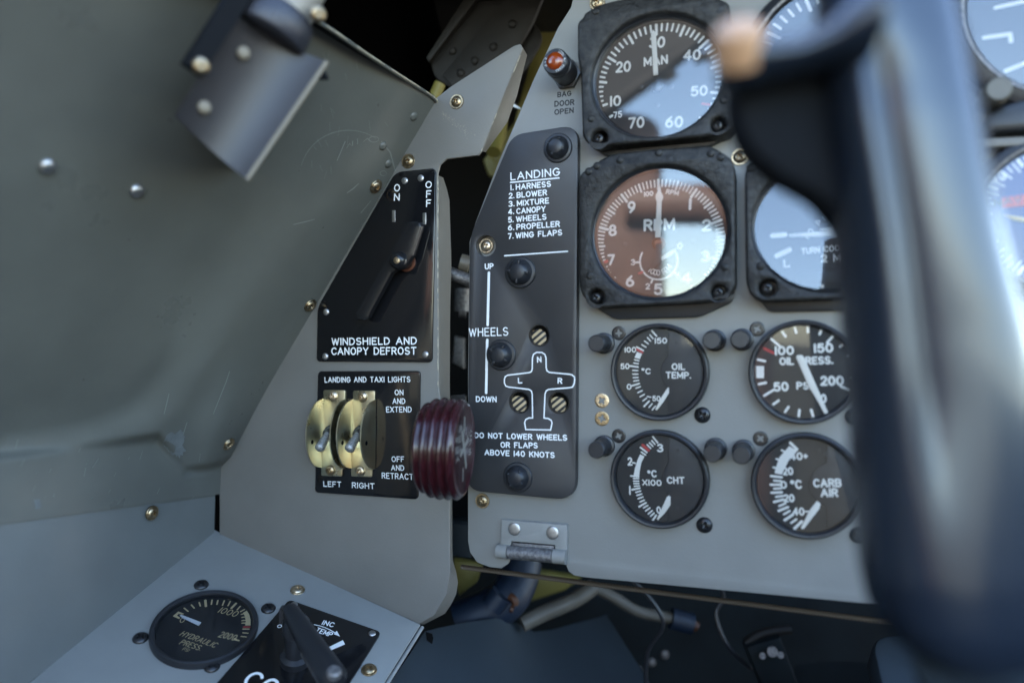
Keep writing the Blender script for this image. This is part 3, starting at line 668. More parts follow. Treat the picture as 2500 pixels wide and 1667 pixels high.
def guard(dx, dy, lab):
    t = thing('guarded_switch', lab, 'switch', FP, 'guarded switches on the taxi light plate')
    z0 = DT+.0002; zt = z0+.0008
    q = lambda x, y, h=zt: FP.loc(*ZB(x+dx, y+dy), h)
    base = [q(367, 297), q(586, 297), q(584, 385), q(590, 400), q(586, 1085), q(562, 1092), q(558, 1168), q(345, 1160), q(347, 1085), q(350, 1070), q(357, 385), q(366, 378)]
    mid = q(455, 730); b = MB(); b.prism(rnd(base, .0012, 4), z0, zt, .0003, [circ(mid, .0055, 28)])
    def flg(x0, x1, hole, bulge):
        a, c = V(q(x0[0], x0[1])), V(q(x1[0], x1[1])); ax = (c-a); H = ax.length; ax.normalize()
        rows = []; n = 26
        for i in range(n+1):
            s = i/n; ht = bulge*(max(0, 1-(2*s-1)**2))**.5; p = a+ax*H*s
            rows.append([V((p.x, p.y, zt-.0002+ht*k/6)) for k in range(7)])
        th = .0005; nn = V((ax.y, -ax.x)); 
        def keep(P): return not (abs((P-Vh).length) < .0017)
        for sgn in (-1, 1):
            R = [[P+V((nn.x, nn.y, 0))*th*sgn for P in r] for r in rows]; b.loft(R)
        rim = [[r[-1]+V((nn.x, nn.y, 0))*th, r[-1]-V((nn.x, nn.y, 0))*th] for r in rows]; b.loft(rim)
        return a, ax, H, nn
    l = flg((358, 382), (346, 1078), None, .0182); r_ = flg((592, 382), (584, 1085), None, .0182)
    b.build('guard', 'cad', t, sharp=50)
    b = MB()
    for (a, ax, H, nn), sd in ((l, 1), (r_, 1)):
        for sg in (-1, 1):
            o = a+ax*H*.60; MM = Matrix(((ax.x, 0, nn.x, o.x+nn.x*sg*.00056), (ax.y, 0, nn.y, o.y+nn.y*sg*.00056), (0, 1, 0, zt+.0115), (0, 0, 0, 1))); b.lathe([(.0015, 0), (.0014, .00003)], (0, 0), 20, MM)
    b.build('guard_hole', 'dark', t)
    b = MB(); c = q(450, 730); b.lathe([(.0052, zt), (.0052, zt+.0015), (.0046, zt+.0019), (.0036, zt+.002), (.0036, zt+.005), (.0026, zt+.0055)], c, 24, cap0=False); b.build('collar_nut', 'blackscrew', t)
    p0 = V((c[0], c[1], zt+.004)); tip = FP.l3(*ZB(318+dx, 905+dy), .0165)
    b = MB(); pts = [p0.lerp(tip, k/14) for k in range(15)]; tpr = [1+.0*k for k in range(15)]; tpr = [.75+.45*(k/14) for k in range(15)]; tpr[-1] = .45; tpr[-2] = .98; pts[-1] = p0.lerp(tip, 1.0)
    b.tube(pts, .0030, 20, taper=tpr); b.build('toggle', 'tin', t, sharp=80)
    for x, y in ((465, 358), (441, 1105)): inst('screw', SM['plain'], t, FP.l3(*ZB(x+dx, y+dy), zt), random.uniform(0, 3))
guard(0, 0, 'gold guarded toggle switch above the word LEFT'); guard(300, 6, 'gold guarded toggle switch above the word RIGHT')
# ------------------------------------------------------------------ round gauges
def dialface(t, fr, c, r, z, m='face', ry=None):
    b = MB(); b.prism(circ(c, r, 64, ry), z-.0006, z); return b.build('dial', m, t)
def pane(t, c, r, z, m='glass', ry=None, tilt=(0, 0)):
    b = MB(); b.add([(x, y, z+(x-c[0])*tilt[0]+(y-c[1])*tilt[1]) for x, y in circ(c, r, 64, ry)], [tuple(range(64))]); return b.build('glass', m, t, smooth=False)
def segs(b, fr, q, L, z, w):
    for s in L:
        (x0, y0), (x1, y1) = s[0], s[1]; ww = s[2] if len(s) > 2 else w
        p0, p1 = fr.loc(*q(x0, y0), z), fr.loc(*q(x1, y1), z); k = abs(q(1, 0)[0]-q(0, 0)[0])*fr.m(*q(x0, y0), z)
        b.stroke([p0, p1], ww*k*.88, z+6e-5)
def plate2(b, fr, q, pts, z0, z1, bev=0): b.prism([fr.loc(*q(*p), z1) for p in pts], z0, z1, bev)
def big(name, label, q, outline, rad, op, opr, zf, zd, holes, nubs, flange=None, gl='glass', opry=None, tilt=(0, 0)):
    t = thing(name, label, 'gauge', FP)
    ol = rnd([FP.loc(*q(*p), zf) for p in outline], rad); k = abs(q(1, 0)[0]-q(0, 0)[0]); mm = k*FP.m(*q(*op), zf)
    c = FP.loc(*q(*op), zf); r = opr*mm; ry = (opry or opr)*mm
    hs = [circ(c, r, 72, ry)]+[circ(FP.loc(*q(x, y), zf), hr*mm, 28) for x, y, hr in holes]
    b = MB(); b.prism(ol, .0005, zf, .0016, hs)
    for x, y in nubs: b.lathe([(.0024, zf-.0003), (.0020, zf+.0005), (.0010, zf+.0009)], FP.loc(*q(x, y), zf), 16, cap0=False)
    b.build('bezel', 'crackle', t, sharp=45)
    b = MB(); n = 72; vs = []
    prof = [(1.0, zf-.0016), (.985, zf-.0035), (.965, zf-.004), (.955, zd+.0012), (.93, zd+.0006)]
    for f, z in prof: vs += [(x, y, z) for x, y in circ(c, r*f, n, ry*f)]
    b.add(vs, [(i*n+j, i*n+(j+1) % n, (i+1)*n+(j+1) % n, (i+1)*n+j) for i in range(len(prof)-1) for j in range(n)]); b.build('inner_rim', 'rubber', t, sharp=30)
    for x, y, hr in holes:
        inst('screw', SM['small'], t, FP.l3(*q(x, y), zf-.005)+V((-.0003, -.0003, 0)), random.uniform(0, 3))
    if flange:
        b = MB(); b.prism(rnd([FP.loc(*q(*p), .004) for p in flange], .003), .0003, .004, .0008); b.build('mounting_flange', 'rubber', t)
    dialface(t, FP, c, r*.955, zd, 'face', ry*.955)
    pane(t, c, r*.962, zd+.0038, gl, ry*.962, tilt)
    return t, c, r
# --- manifold pressure
q = cr(1350, 0, .2551); zd = .0075
t, c, r = big('manifold_gauge', 'square black framed MAN pressure gauge reflecting blue sky', q, [(232, 215), (285, 165), (300, 125), (420, 50), (560, 10), (700, -20), (1500, -60), (1690, 30), (1700, 500), (1748, 900), (1745, 1180), (1690, 1255), (1600, 1292), (420, 1402), (330, 1372), (280, 1310), (262, 690), (232, 540)], [.003]*8+[.008]*2+[.006]*6+[.001]*2, (985, 720), 640, .017, zd, [(440, 1322, 82), (1580, 1195, 68)], [(410, 110), (365, 1135), (1630, 960)], [(380, 1300), (420, 1440), (520, 1495), (1500, 1400), (1720, 1290), (1720, 900), (380, 900)], opry=596)
b = MB(); pv = V(FP.loc(*q(1003, 840), zd)); an = [(10, 470, 1015), (20, 560, 570), (30, 990, 300), (40, 1440, 430), (50, 1535, 888), (60, 1178, 1250), (70, 708, 1262), (75, 525, 1135)]
A0 = []
for v, x, y in an:
    d = V(FP.loc(*q(x, y), zd))-pv; a = atan2(d.y, d.x)
    while A0 and a > A0[-1][1]: a -= 2*pi
    A0.append((v, a))
R1 = sum((V(FP.loc(*q(x, y), zd))-pv).length for x, y in ((400, 860), (990, 248), (1480, 400), (420, 1036)))/4; um = .2551*FP.m(1605, 200, zd)
CLc, CLr, CLy = c, r*.95, r*596/640*.95
def clip(p0, p1, c=None, rx=0, ry=0):
    c = c or CLc; rx = rx or CLr; ry = ry or CLy; f = lambda p: ((p[0]-c[0])/rx)**2+((p[1]-c[1])/ry)**2
    if f(p0) <= 1: return [p0, p1]
    if f(p1) >= .98: return None
    for k in range(1, 41):
        p = p0+(p1-p0)*k/40
        if f(p) <= 1: return [p, p1]
def tick(p0, p1, w, z, **k):
    q_ = clip(p0, p1, **k)
    if q_ and (q_[0]-q_[1]).length > 2e-4: b.stroke(q_, w, z)
for v in range(10, 76):
    for (v0, a0), (v1, a1) in zip(A0, A0[1:]):
        if v0 <= v <= v1: a = a0+(a1-a0)*(v-v0)/(v1-v0)
    ln = 98 if v % 10 == 0 else 92 if v % 5 == 0 else 66; w = 25 if v % 5 == 0 else 19
    if v == 75: ln = 108
    d = V((cos(a), sin(a))); tick(pv+d*R1, pv+d*(R1-ln*um), w*um, zd+6e-5)
for s, a, e, h in (('20', (598, 702), (745, 690), 108), ('30', (915, 466), (1070, 460), 110), ('40', (1243, 586), (1412, 578), 105), ('50', (1316, 930), (1480, 916), 102), ('60', (1070, 1226), (1242, 1222), 110), ('70', (720, 1236), (875, 1224), 108), ('75', (580, 1137), (662, 1126), 64), ('10', (545, 1026), (652, 1016), 105), ('MAN', (868, 642), (1100, 614), 90)):
    text(b, FP, s, *q(*a), *q(*e), h*.2551, .19, zd)
b.build('markings', 'cream' if 0 else 'white', t)
b = MB(); segs(b, FP, q, [((1430, 995), (1500, 1005))], zd+.0001, 26); b.build('red_mark', 'red', t)
b = MB(); plate2(b, FP, q, [(958, 285), (937, 330), (950, 530), (960, 725), (1005, 718), (998, 530), (985, 320)], zd+.0012, zd+.0018, .0002); b.build('needle', 'needle', t)
b = MB(); b.lathe([(.003, zd+.0001), (.003, zd+.0019), (.002, zd+.0024)], pv, 24)
for x, y in ((840, 835), (1135, 830), (1000, 1005)): b.lathe([(.0014, zd), (.0014, zd+.0005), (.001, zd+.0006)], FP.loc(*q(x, y), zd), 16)
b.build('dial_screw', 'blackscrew', t)
# --- rpm
q = cr(1350, 340, .2679)
t, c, r = big('rpm_gauge', 'square black framed RPM gauge with small thousands subdial', q, [(230, 340), (275, 290), (340, 250), (450, 170), (560, 130), (900, 90), (1390, 60), (1450, 65), (1590, 150), (1640, 205), (1660, 300), (1662, 1330), (1630, 1400), (1560, 1450), (1390, 1490), (400, 1535), (330, 1500), (250, 1400), (235, 1300)], [.003]*10+[.005]*9, (955, 848), 628, .015, zd, [(395, 1440, 76), (1510, 1392, 68)], [(325, 295), (400, 245), (335, 1240), (1565, 1165), (610, 190), (965, 125), (1440, 130), (1530, 165)], [(270, 1400), (400, 1540), (560, 1640), (1330, 1620), (1640, 1480), (1660, 900), (270, 900)], opry=612)
b = MB(); pv = V(FP.loc(*q(965, 950), zd)); um = .2679*FP.m(1608, 594, zd); R1 = 578*um
for k in range(100):
    a = pi/2-2*pi*k/100; d = V((cos(a), sin(a))); ln = 82 if k % 10 == 0 else 72 if k % 5 == 0 else 60; w = 24 if k % 10 == 0 else 19 if k % 5 == 0 else 14
    if k == 70: continue
    tick(pv+d*R1, pv+d*(R1-ln*um), w*um, zd+6e-5, c=c, rx=r*.95, ry=r*612/628*.95)
for s, a, e, h, w in (('1', (1234, 648), (1246, 648), 110, .22), ('2', (1355, 840), (1443, 836), 108, .2), ('3', (1350, 1118), (1428, 1115), 102, .2), ('4', (1163, 1312), (1262, 1312), 98, .2), ('5', (918, 1422), (1000, 1420), 108, .2), ('6', (663, 1347), (742, 1345), 106, .2), ('7', (495, 1152), (565, 1150), 104, .2), ('8', (506, 886), (582, 883), 108, .2), ('9', (680, 677), (755, 672), 110, .2), ('RPM', (825, 842), (1112, 831), 112, .2), ('100', (830, 526), (916, 516), 48, .18), ('RPM', (1026, 498), (1142, 516), 46, .18), ('0', (1132, 1004), (1182, 1002), 62, .2), ('3', (708, 1150), (750, 1149), 56, .2), ('2', (842, 1370), (886, 1368), 56, .2), ('1', (1137, 1264), (1146, 1264), 52, .24)):
    text(b, FP, s, *q(*a), *q(*e), h*.2679, w, zd)
sc_ = V(FP.loc(*q(963, 1108), zd)); b.stroke([sc_+V((cos(radians(a)), sin(radians(a))))*170*um for a in range(152, 395, 6)], 17*um, zd+6e-5)
segs(b, FP, q, [((755, 1122), (790, 1122)), ((1102, 1208), (1132, 1235)), ((908, 1278), (895, 1308))], zd, 20)
arctext(b, '1000 RPM', sc_, 132*um, 225, 325, 46*um, .18, zd+7e-5); b.build('markings', 'white', t)
b = MB(); segs(b, FP, q, [((408, 1143), (492, 1112), 32), ((785, 1222), (815, 1212), 24)], zd+.0001, 20); b.build('red_mark', 'red', t)
b = MB(); plate2(b, FP, q, [(968, 395), (957, 440), (950, 480), (935, 508), (933, 535), (945, 572), (930, 895), (980, 895), (990, 572), (1003, 535), (1001, 508), (985, 480), (979, 440)], zd+.0014, zd+.0020, .0002); b.build('needle', 'needle', t)
b = MB(); plate2(b, FP, q, [(1130, 992), (1070, 1020), (975, 1078), (995, 1110), (1092, 1045)], zd+.0008, zd+.0013, .0002); b.build('short_needle', 'needle', t)
b = MB(); b.lathe([(62*um, zd+.0002), (62*um, zd+.0010), (44*um, zd+.0014), (38*um, zd+.0006)], FP.loc(*q(965, 950), zd), 32); b.build('hub', 'copper', t)
b = MB(); plate2(b, FP, q, [(935, 950), (990, 950), (985, 1120), (900, 1185), (870, 1160), (930, 1100)], zd+.0016, zd+.0021, .0002)
for x, y in ((655, 960), (1280, 932)): b.lathe([(.0014, zd), (.0014, zd+.0005), (.001, zd+.0006)], FP.loc(*q(x, y), zd), 16)
b.build('dial_screw', 'facegrey', t)
# --- turn coordinator
q = cr(1750, 350, .31888)
t, c, r = big('turn_gauge', 'square black framed turn coordinator half hidden by the control stick', q, [(213, 240), (225, 190), (280, 130), (420, 70), (1450, -40), (1560, 60), (1580, 1120), (1480, 1180), (330, 1212), (255, 1160), (222, 1060)], .004, (868, 610), 578, .015, zd, [(390, 1106, 68), (1420, 1060, 66)], [(335, 940), (260, 190)], [(250, 1100), (400, 1290), (1500, 1270), (1560, 1100), (1560, 800), (250, 800)], opry=530, tilt=(.036, -.085))
b = MB()
for s, a, e, h, w in (('TURN COORDINATOR', (648, 850), (1220, 800), 48, .2), ('2 MIN', (800, 912), (1015, 900), 60, .2), ('L', (512, 952), (562, 948), 62, .22)):
    text(b, FP, s, *q(*a), *q(*e), h*.31888, w, zd)
segs(b, FP, q, [((425, 707), (522, 700), 42), ((460, 862), (556, 815), 42), ((806, 995), (808, 1130), 26), ((1005, 985), (1010, 1120), 16)], zd, 40)
ctr = V(FP.loc(*q(905, 640), zd)); um = .31888*FP.m(2040, 560, zd); arctext(b, 'NO PITCH', ctr+V((.012, -.02)), 420*um, 148, 110, 38*um, .16, zd+6e-5); b.build('markings', 'white', t)
b = MB(); plate2(b, FP, q, [(550, 695), (550, 715), (860, 712), (900, 722), (940, 710), (1250, 690), (1250, 672), (940, 670), (925, 640), (905, 625), (902, 572), (890, 572), (888, 628), (865, 645), (785, 655), (785, 668), (860, 672)], zd+.001, zd+.0016, .0002); b.build('aircraft_symbol', 'needle', t)
b = MB(); b.prism(rnd([FP.loc(*q(x, y), zd) for x, y in ((600, 985), (1250, 960), (1250, 1070), (600, 1090))], .004), zd, zd+.0006, .0003); b.build('slip_tube', 'facegrey', t)
# --- airspeed at the top, attitude and navigation gauges at the right
def ring_gauge(name, label, u, v, rp, zf, gl, mk, dm='face'):
    t = thing(name, label, 'gauge', FP); c = FP.loc(u, v, zf); r = rp*FP.m(u, v, zf); b = MB()
    b.lathe([(r*1.18, .0003), (r*1.18, zf*.7), (r*1.15, zf*.85), (r*1.04, zf), (r*1.0, zf), (r*.97, zf-.002), (r*.955, .0078)], c, 64, cap0=False, cap1=False); b.build('bezel', 'rubber', t, sharp=30)
    b = MB(); b.lathe([(r*1.045, zf-.0002), (r*1.03, zf+.0008), (r*1.0, zf+.0004)], c, 64, cap0=False, cap1=False); b.build('retaining_ring', 'cast', t)
    dialface(t, FP, c, r*.96, .0075, dm); pane(t, c, r*.965, .0115, gl); b = MB(); mk(b, V(c), r); b.build('markings', 'white', t); return t, V(c), r
def m_air(b, c, r):
    for k in range(40):
        a = radians(-60+300*k/39+0); d = V((cos(a), sin(a))); L = .17 if k % 5 == 2 else .11; b.stroke([c+d*r*.93, c+d*r*(.93-L)], r*(.042 if k % 5 == 2 else .034), .00757)
ring_gauge('airspeed_gauge', 'round gauge at the top behind the copper stick button', 2030, 140, 186, .014, 'glass', m_air)
def m_att(b, c, r):
    fr = FP; s = lambda L, w: b.stroke([fr.loc(u, v, .0075) for u, v in L], w*fr.m(2450, 100, .0075), .0076)
    s([(2402, 93), (2466, 84), (2468, 102)], 9); s([(2455, 174), (2510, 152), (2512, 172)], 9); s([(2430, 20), (2520, 0)], 8)
ring_gauge('attitude_gauge', 'large gauge in the top right corner mirroring pale sky', 2640, -20, 250, .015, 'glass', m_att)
t = bpy.data.objects['attitude_gauge']; b = MB(); b.lathe([(.0050, .0003), (.0050, .016), (.0062, .017), (.0062, .024), (.005, .026)], FP.loc(2432, 226, .02), 28, cap0=False); b.build('reflection_knob', 'pale', t)  # knob added in place of a brown reflection beside the gauge
def m_nav(b, c, r):
    for k in range(72):
        a = 2*pi*k/72; d = V((cos(a), sin(a))); L = .15 if k % 2 else .09; b.stroke([c+d*r*.93, c+d*r*(.93-L)], r*(.05 if k % 6 == 0 else .022), .00757)
    text(b, FP, '33', 2421, 450, 2460, 436, 22, .16, .0075)
t, c, r = ring_gauge('heading_gauge', 'blue tinted heading gauge with red flag at the right edge', 2590, 520, 176, .013, 'glassblue', m_nav, 'skyblue')
b = MB(); b.prism([FP.loc(*p, .0085) for p in ((2446, 483), (2580, 463), (2584, 494), (2449, 508))], .0078, .0085, .0002); f = b.build('warning_flag', 'pinkflag', t)
b = MB(); text(b, FP, 'NAV', 2430, 504, 2496, 495, 18, .14, .0085, hz=.0085); b.build('flag_lettering', 'ink', f)
b = MB(); b.prism([FP.loc(*p, .009) for p in ((2452, 524), (2600, 546), (2600, 556), (2478, 538))], .0084, .009, .0002); b.build('needle', 'cream', t)
# bezel shelf over the heading gauge
t = thing('gauge_shroud', 'dark horizontal shroud lip between the two right hand gauges', 'trim', FP)
b = MB(); b.prism(rnd([FP.loc(*p, .016) for p in ((2400, 325), (2420, 262), (2560, 225), (2900, 215), (2900, 300), (2480, 318))], .006), .0003, .016, .003); b.build('lip', 'rubber', t)
b = MB(); b.prism(rnd([FP.loc(*p, .012) for p in ((2398, 360), (2402, 338), (2900, 312), (2900, 338))], .002), .0003, .012, .001); b.build('strip', 'paint', t)
# --- four small gauges
def small(name, label, u, v, R, cover=None, q=None, knock=0):
    t = thing(name, label, 'gauge', FP); zf = .0075; m = FP.m(u, v, zf); c = FP.loc(u, v, zf*.6); r = R*m; b = MB()
    b.lathe([(r, .0003), (r, zf-.0014), (r*.99, zf-.0004), (r*.965, zf), (r*.925, zf-.0002), (r*.90, zf-.0016), (r*.885, zf-.003), (r*.88, .0028)], c, 72, cap0=False, cap1=False); b.build('bezel', 'rubber', t, sharp=28)
    dialface(t, FP, c, r*.885, .003, 'face'); pane(t, c, r*.892, .0052, 'glasslow')
    if cover:
        x0, ya, yb, bx, by = cover; pts = [V(FP.loc(*q(x0, y), .0036)) for y in (ya, yb)]; cc = V(c); rr = r*.875
        def circx(p0): d = p0-cc; return d
        top_ = V(FP.loc(*q(x0, -200), .0036)); bot = V(FP.loc(*q(x0, 1900), .0036)); dd = (bot-top_).normalized(); mid_ = top_+dd*((cc-top_).dot(dd)); off_ = (mid_-cc).length; hh = sqrt(max(1e-9, rr*rr-off_*off_))
        P0, P1 = mid_-dd*hh, mid_+dd*hh; a0, a1 = atan2((P0-cc).y, (P0-cc).x), atan2((P1-cc).y, (P1-cc).x)
        if a1 > a0: a1 -= 2*pi
        arc = [tuple(cc+V((cos(a0+(a1-a0)*k/30), sin(a0+(a1-a0)*k/30)))*rr) for k in range(31)]
        bl = [tuple(V(FP.loc(*q(x, y), .0036))) for x, y in bx]
        b = MB(); b.prism(arc+bl[::-1], .0031, .0038, .0003); b.build('dial_cover', 'facegrey', t)
        b = MB()
        for x, y in by: b.lathe([(.0012, .0037), (.0012, .0041), (.0008, .0041), (.0007, .0039)], FP.loc(*q(x, y), .0038), 18)
        b.build('dial_screw', 'facegrey', t)
    return t
q = cr(1400, 760, .17857); zd = .003
t = small('oil_temperature_gauge', 'small round OIL TEMP gauge with celsius scale', 1609.5, 908, 119.5, (1300, 270, 1390, [(1300, 610), (1235, 680), (1200, 760), (1192, 815), (1200, 880), (1235, 965), (1300, 1040)], [(1405, 432), (1400, 1195)]), q)
b = MB(); segs(b, FP, q, [((1070, 262), (1136, 338), 25), ((1046, 322), (1090, 374)), ((1012, 358), (1055, 405)), ((972, 405), (1022, 442)), ((935, 455), (990, 488)), ((866, 487), (955, 535), 24), ((838, 662), (895, 675)), ((825, 705), (888, 716)), ((776, 745), (882, 760), 26), ((812, 806), (880, 808)), ((812, 858), (882, 858)), ((818, 906), (885, 902)), ((826, 952), (892, 942)), ((800, 1016), (900, 986), 26), ((853, 1050), (916, 1028)), ((880, 1110), (940, 1082)), ((910, 1166), (970, 1134)), ((950, 1222), (1000, 1186)), ((965, 1298), (1035, 1226), 26), ((1034, 1310), (1076, 1262)), ((1078, 1345), (1120, 1294)), ((1010, 1162), (1060, 1172), 18)], zd, 20)
plate2(b, FP, q, [(868, 555), (938, 578), (908, 652), (835, 632)], zd, zd+.0001)
for s, a, e, h in (('150', (1112, 444), (1282, 440), 82), ('100', (700, 564), (860, 562), 78), ('50', (643, 792), (768, 790), 82), ('0', (730, 1072), (795, 1070), 82), ('50', (1078, 1228), (1192, 1230), 78), ('oC', (925, 855), (1056, 862), 84)): text(b, FP, s, *q(*a), *q(*e), h*.17857, .2, zd)
b.build('markings', 'white', t); b = MB(); text(b, FP, 'OIL', *q(1343, 803), *q(1530, 803), 95*.17857, .2, .0038); text(b, FP, 'TEMP.', *q(1262, 917), *q(1610, 922), 95*.17857, .2, .0038); b.build('lettering', 'white', t)
b = MB(); segs(b, FP, q, [((868, 520), (942, 558), 34)], zd+.0001, 30); b.build('red_mark', 'red', t)
b = MB(); plate2(b, FP, q, [(1305, 1040), (1285, 1045), (1190, 1190), (1118, 1335), (1132, 1352), (1148, 1345), (1240, 1225), (1305, 1115)], zd+.0009, zd+.0014, .0002); b.build('needle', 'needle', t)
q = cr(1400, 1020, .19134)
t = small('cylinder_head_gauge', 'small round CHT gauge with white arc and red line', 1609.5, 1169, 120.5, (1215, 200, 1340, [(1215, 570), (1165, 650), (1138, 720), (1130, 785), (1140, 850), (1170, 925), (1215, 990)], [(1328, 415), (1322, 1157)]), q)
b = MB(); segs(b, FP, q, [((1012, 236), (1074, 314), 24), ((1000, 290), (1040, 334)), ((970, 315), (1014, 360)), ((940, 340), (986, 386)), ((857, 376), (936, 438), 25), ((866, 434), (920, 470)), ((755, 568), (790, 576), 22), ((732, 738), (832, 747), 24), ((768, 770), (832, 770)), ((768, 804), (832, 804)), ((772, 835), (834, 835)), ((778, 868), (840, 864)), ((748, 914), (846, 893), 26), ((796, 948), (856, 930)), ((810, 986), (870, 968)), ((827, 1028), (886, 1006)), ((850, 1070), (904, 1046)), ((838, 1130), (925, 1080), 26), ((896, 1144), (948, 1114)), ((922, 1184), (975, 1146)), ((955, 1222), (1005, 1180)), ((986, 1250), (1030, 1212)), ((1005, 1315), (1056, 1240), 26), ((720, 872), (722, 970), 24)], zd, 21)
plate2(b, FP, q, [(850, 462), (815, 540), (785, 640), (766, 738), (836, 750), (848, 660), (866, 570), (906, 490)], zd, zd+.0001)
for s, a, e, h in (('3', (1066, 436), (1150, 436), 108), ('2', (692, 607), (756, 607), 108), ('0', (1062, 1218), (1122, 1218), 92), ('oC', (945, 760), (1068, 758), 96), ('X100', (878, 860), (1126, 868), 80)): text(b, FP, s, *q(*a), *q(*e), h*.19134, .2, zd)
b.build('markings', 'white', t); b = MB(); text(b, FP, 'CHT', *q(1193, 838), *q(1420, 842), 92*.19134, .2, .0038); b.build('lettering', 'white', t)
b = MB(); segs(b, FP, q, [((885, 345), (958, 412), 40)], zd+.0001, 30); b.build('red_mark', 'red', t)
b = MB(); plate2(b, FP, q, [(1215, 988), (1190, 1010), (1062, 1290), (1078, 1304), (1160, 1220), (1238, 1110), (1238, 1008)], zd+.0009, zd+.0014, .0002); b.build('needle', 'needle', t)
q = cr(1740, 760, .37)
t = small('oil_pressure_gauge', 'small round OIL PRESS gauge with long white needle pointing at zero', 1960, 908, 128)
b = MB(); segs(b, FP, q, [((387, 182), (440, 228), 18), ((456, 132), (480, 164)), ((540, 102), (550, 140)), ((628, 98), (628, 136)), ((718, 116), (706, 150)), ((800, 156), (755, 206), 18), ((870, 208), (838, 232)), ((916, 282), (885, 295)), ((942, 360), (906, 362)), ((942, 440), (906, 436)), ((845, 495), (912, 526), 19), ((300, 318), (345, 328)), ((305, 480), (350, 470)), ((340, 555), (405, 516), 18), ((400, 613), (435, 588)), ((478, 662), (500, 630)), ((568, 690), (572, 650)), ((662, 690), (650, 650))], zd, 19)
plate2(b, FP, q, [(286, 360), (338, 360), (338, 440), (288, 440)], zd, zd+.0001)
for s, a, e, h in (('100', (410, 291), (538, 288), 62), ('150', (668, 276), (797, 271), 64), ('200', (710, 491), (864, 490), 66), ('50', (402, 531), (504, 526), 64), ('0', (710, 606), (753, 606), 62), ('OIL PRESS.', (440, 356), (797, 349), 54), ('PSI', (552, 516), (652, 516), 52)): text(b, FP, s, *q(*a), *q(*e), h*.37, .22, zd)
b.build('markings', 'white', t); b = MB(); segs(b, FP, q, [((342, 246), (400, 274), 20)], zd+.0001, 20); b.build('red_mark', 'red', t)
b = MB(); plate2(b, FP, q, [(550, 303), (558, 289), (590, 288), (602, 303), (680, 480), (760, 662), (752, 675), (735, 674), (690, 590), (630, 490)], zd+.0009, zd+.0014, .0002); b.build('needle', 'needle', t)
t = small('carburettor_air_gauge', 'small round CARB AIR gauge with thick white arc', 1968, 1185, 130, (752, 0, 0, [(752, 1000), (690, 1030), (650, 1080), (632, 1140), (645, 1200), (690, 1255), (752, 1290)], [(700, 915), (745, 940)]), q)
b = MB(); segs(b, FP, q, [((512, 866), (556, 908), 20), ((455, 915), (475, 925), 14), ((420, 972), (440, 978), 14), ((400, 1028), (420, 1032), 14), ((385, 1085), (455, 1093), 18), ((405, 1115), (450, 1118)), ((383, 1142), (453, 1142), 18), ((405, 1168), (450, 1166)), ((388, 1195), (456, 1192), 18), ((418, 1222), (462, 1216)), ((405, 1256), (466, 1240), 19), ((440, 1282), (480, 1265)), ((435, 1314), (496, 1290), 19), ((470, 1337), (508, 1315)), ((475, 1376), (528, 1340), 20), ((518, 1394), (552, 1370)), ((540, 1430), (588, 1385), 21)], zd, 16)
plate2(b, FP, q, [(505, 888), (440, 962), (415, 1035), (408, 1066), (456, 1076), (470, 1045), (500, 985), (560, 918)], zd, zd+.0001)
for s, a, e, h in (('40+', (508, 981), (630, 980), 52), ('20', (463, 1081), (534, 1079), 54), ('0', (448, 1169), (491, 1169), 52), ('20', (468, 1258), (542, 1258), 54), ('40-', (528, 1346), (640, 1346), 54), ('oC', (513, 1172), (592, 1171), 62)): text(b, FP, s, *q(*a), *q(*e), h*.37, .21, zd)
b.build('markings', 'white', t); b = MB(); text(b, FP, 'CARB', *q(664, 1161), *q(852, 1159), 58*.37, .21, .0038); text(b, FP, 'AIR', *q(713, 1224), *q(830, 1224), 58*.37, .21, .0038); b.build('lettering', 'white', t)
b = MB(); plate2(b, FP, q, [(688, 1248), (712, 1268), (705, 1300), (602, 1434), (584, 1434), (582, 1425), (640, 1310)], zd+.0009, zd+.0014, .0002); b.build('needle', 'needle', t)
# --- black post lamps between the gauges
labs = ['left of the OIL TEMP gauge', 'right of the OIL TEMP gauge', 'left of the OIL PRESS gauge', 'left of the CHT gauge', 'right of the CHT gauge', 'left of the CARB AIR gauge']
for (u, v, du, dv), lb in zip(((1455.4, 838, 0, 0), (1737, 830.5, 0, 0), (1806.6, 828.5, 0, 0), (1455.5, 1098.5, 0, 0), (1739, 1107, 0, 0), (1810, 1111.5, 0, 0)), labs):
    H = .021; fr = FP; p = FP.loc(u, v, H); t = thing('post_lamp', 'stubby black post lamp '+lb, 'lamp', FR(FP.o+FP.x*p[0]+FP.y*p[1], FP.x, FP.z), 'black post lamps beside the small gauges')
    b = MB(); b.lathe([(.0062, .0002), (.0062, .003), (.0050, .0034), (.0050, .012)], (0, 0), 32, cap0=False, cap1=False); b.build('base', 'rubber', t)
    b = MB(); b.lathe([(.0048, .012), (.0048, H-.0006), (.0043, H), (.0038, H)], (0, 0), 36, cap0=False); b.build('cap', 'rubber', t)
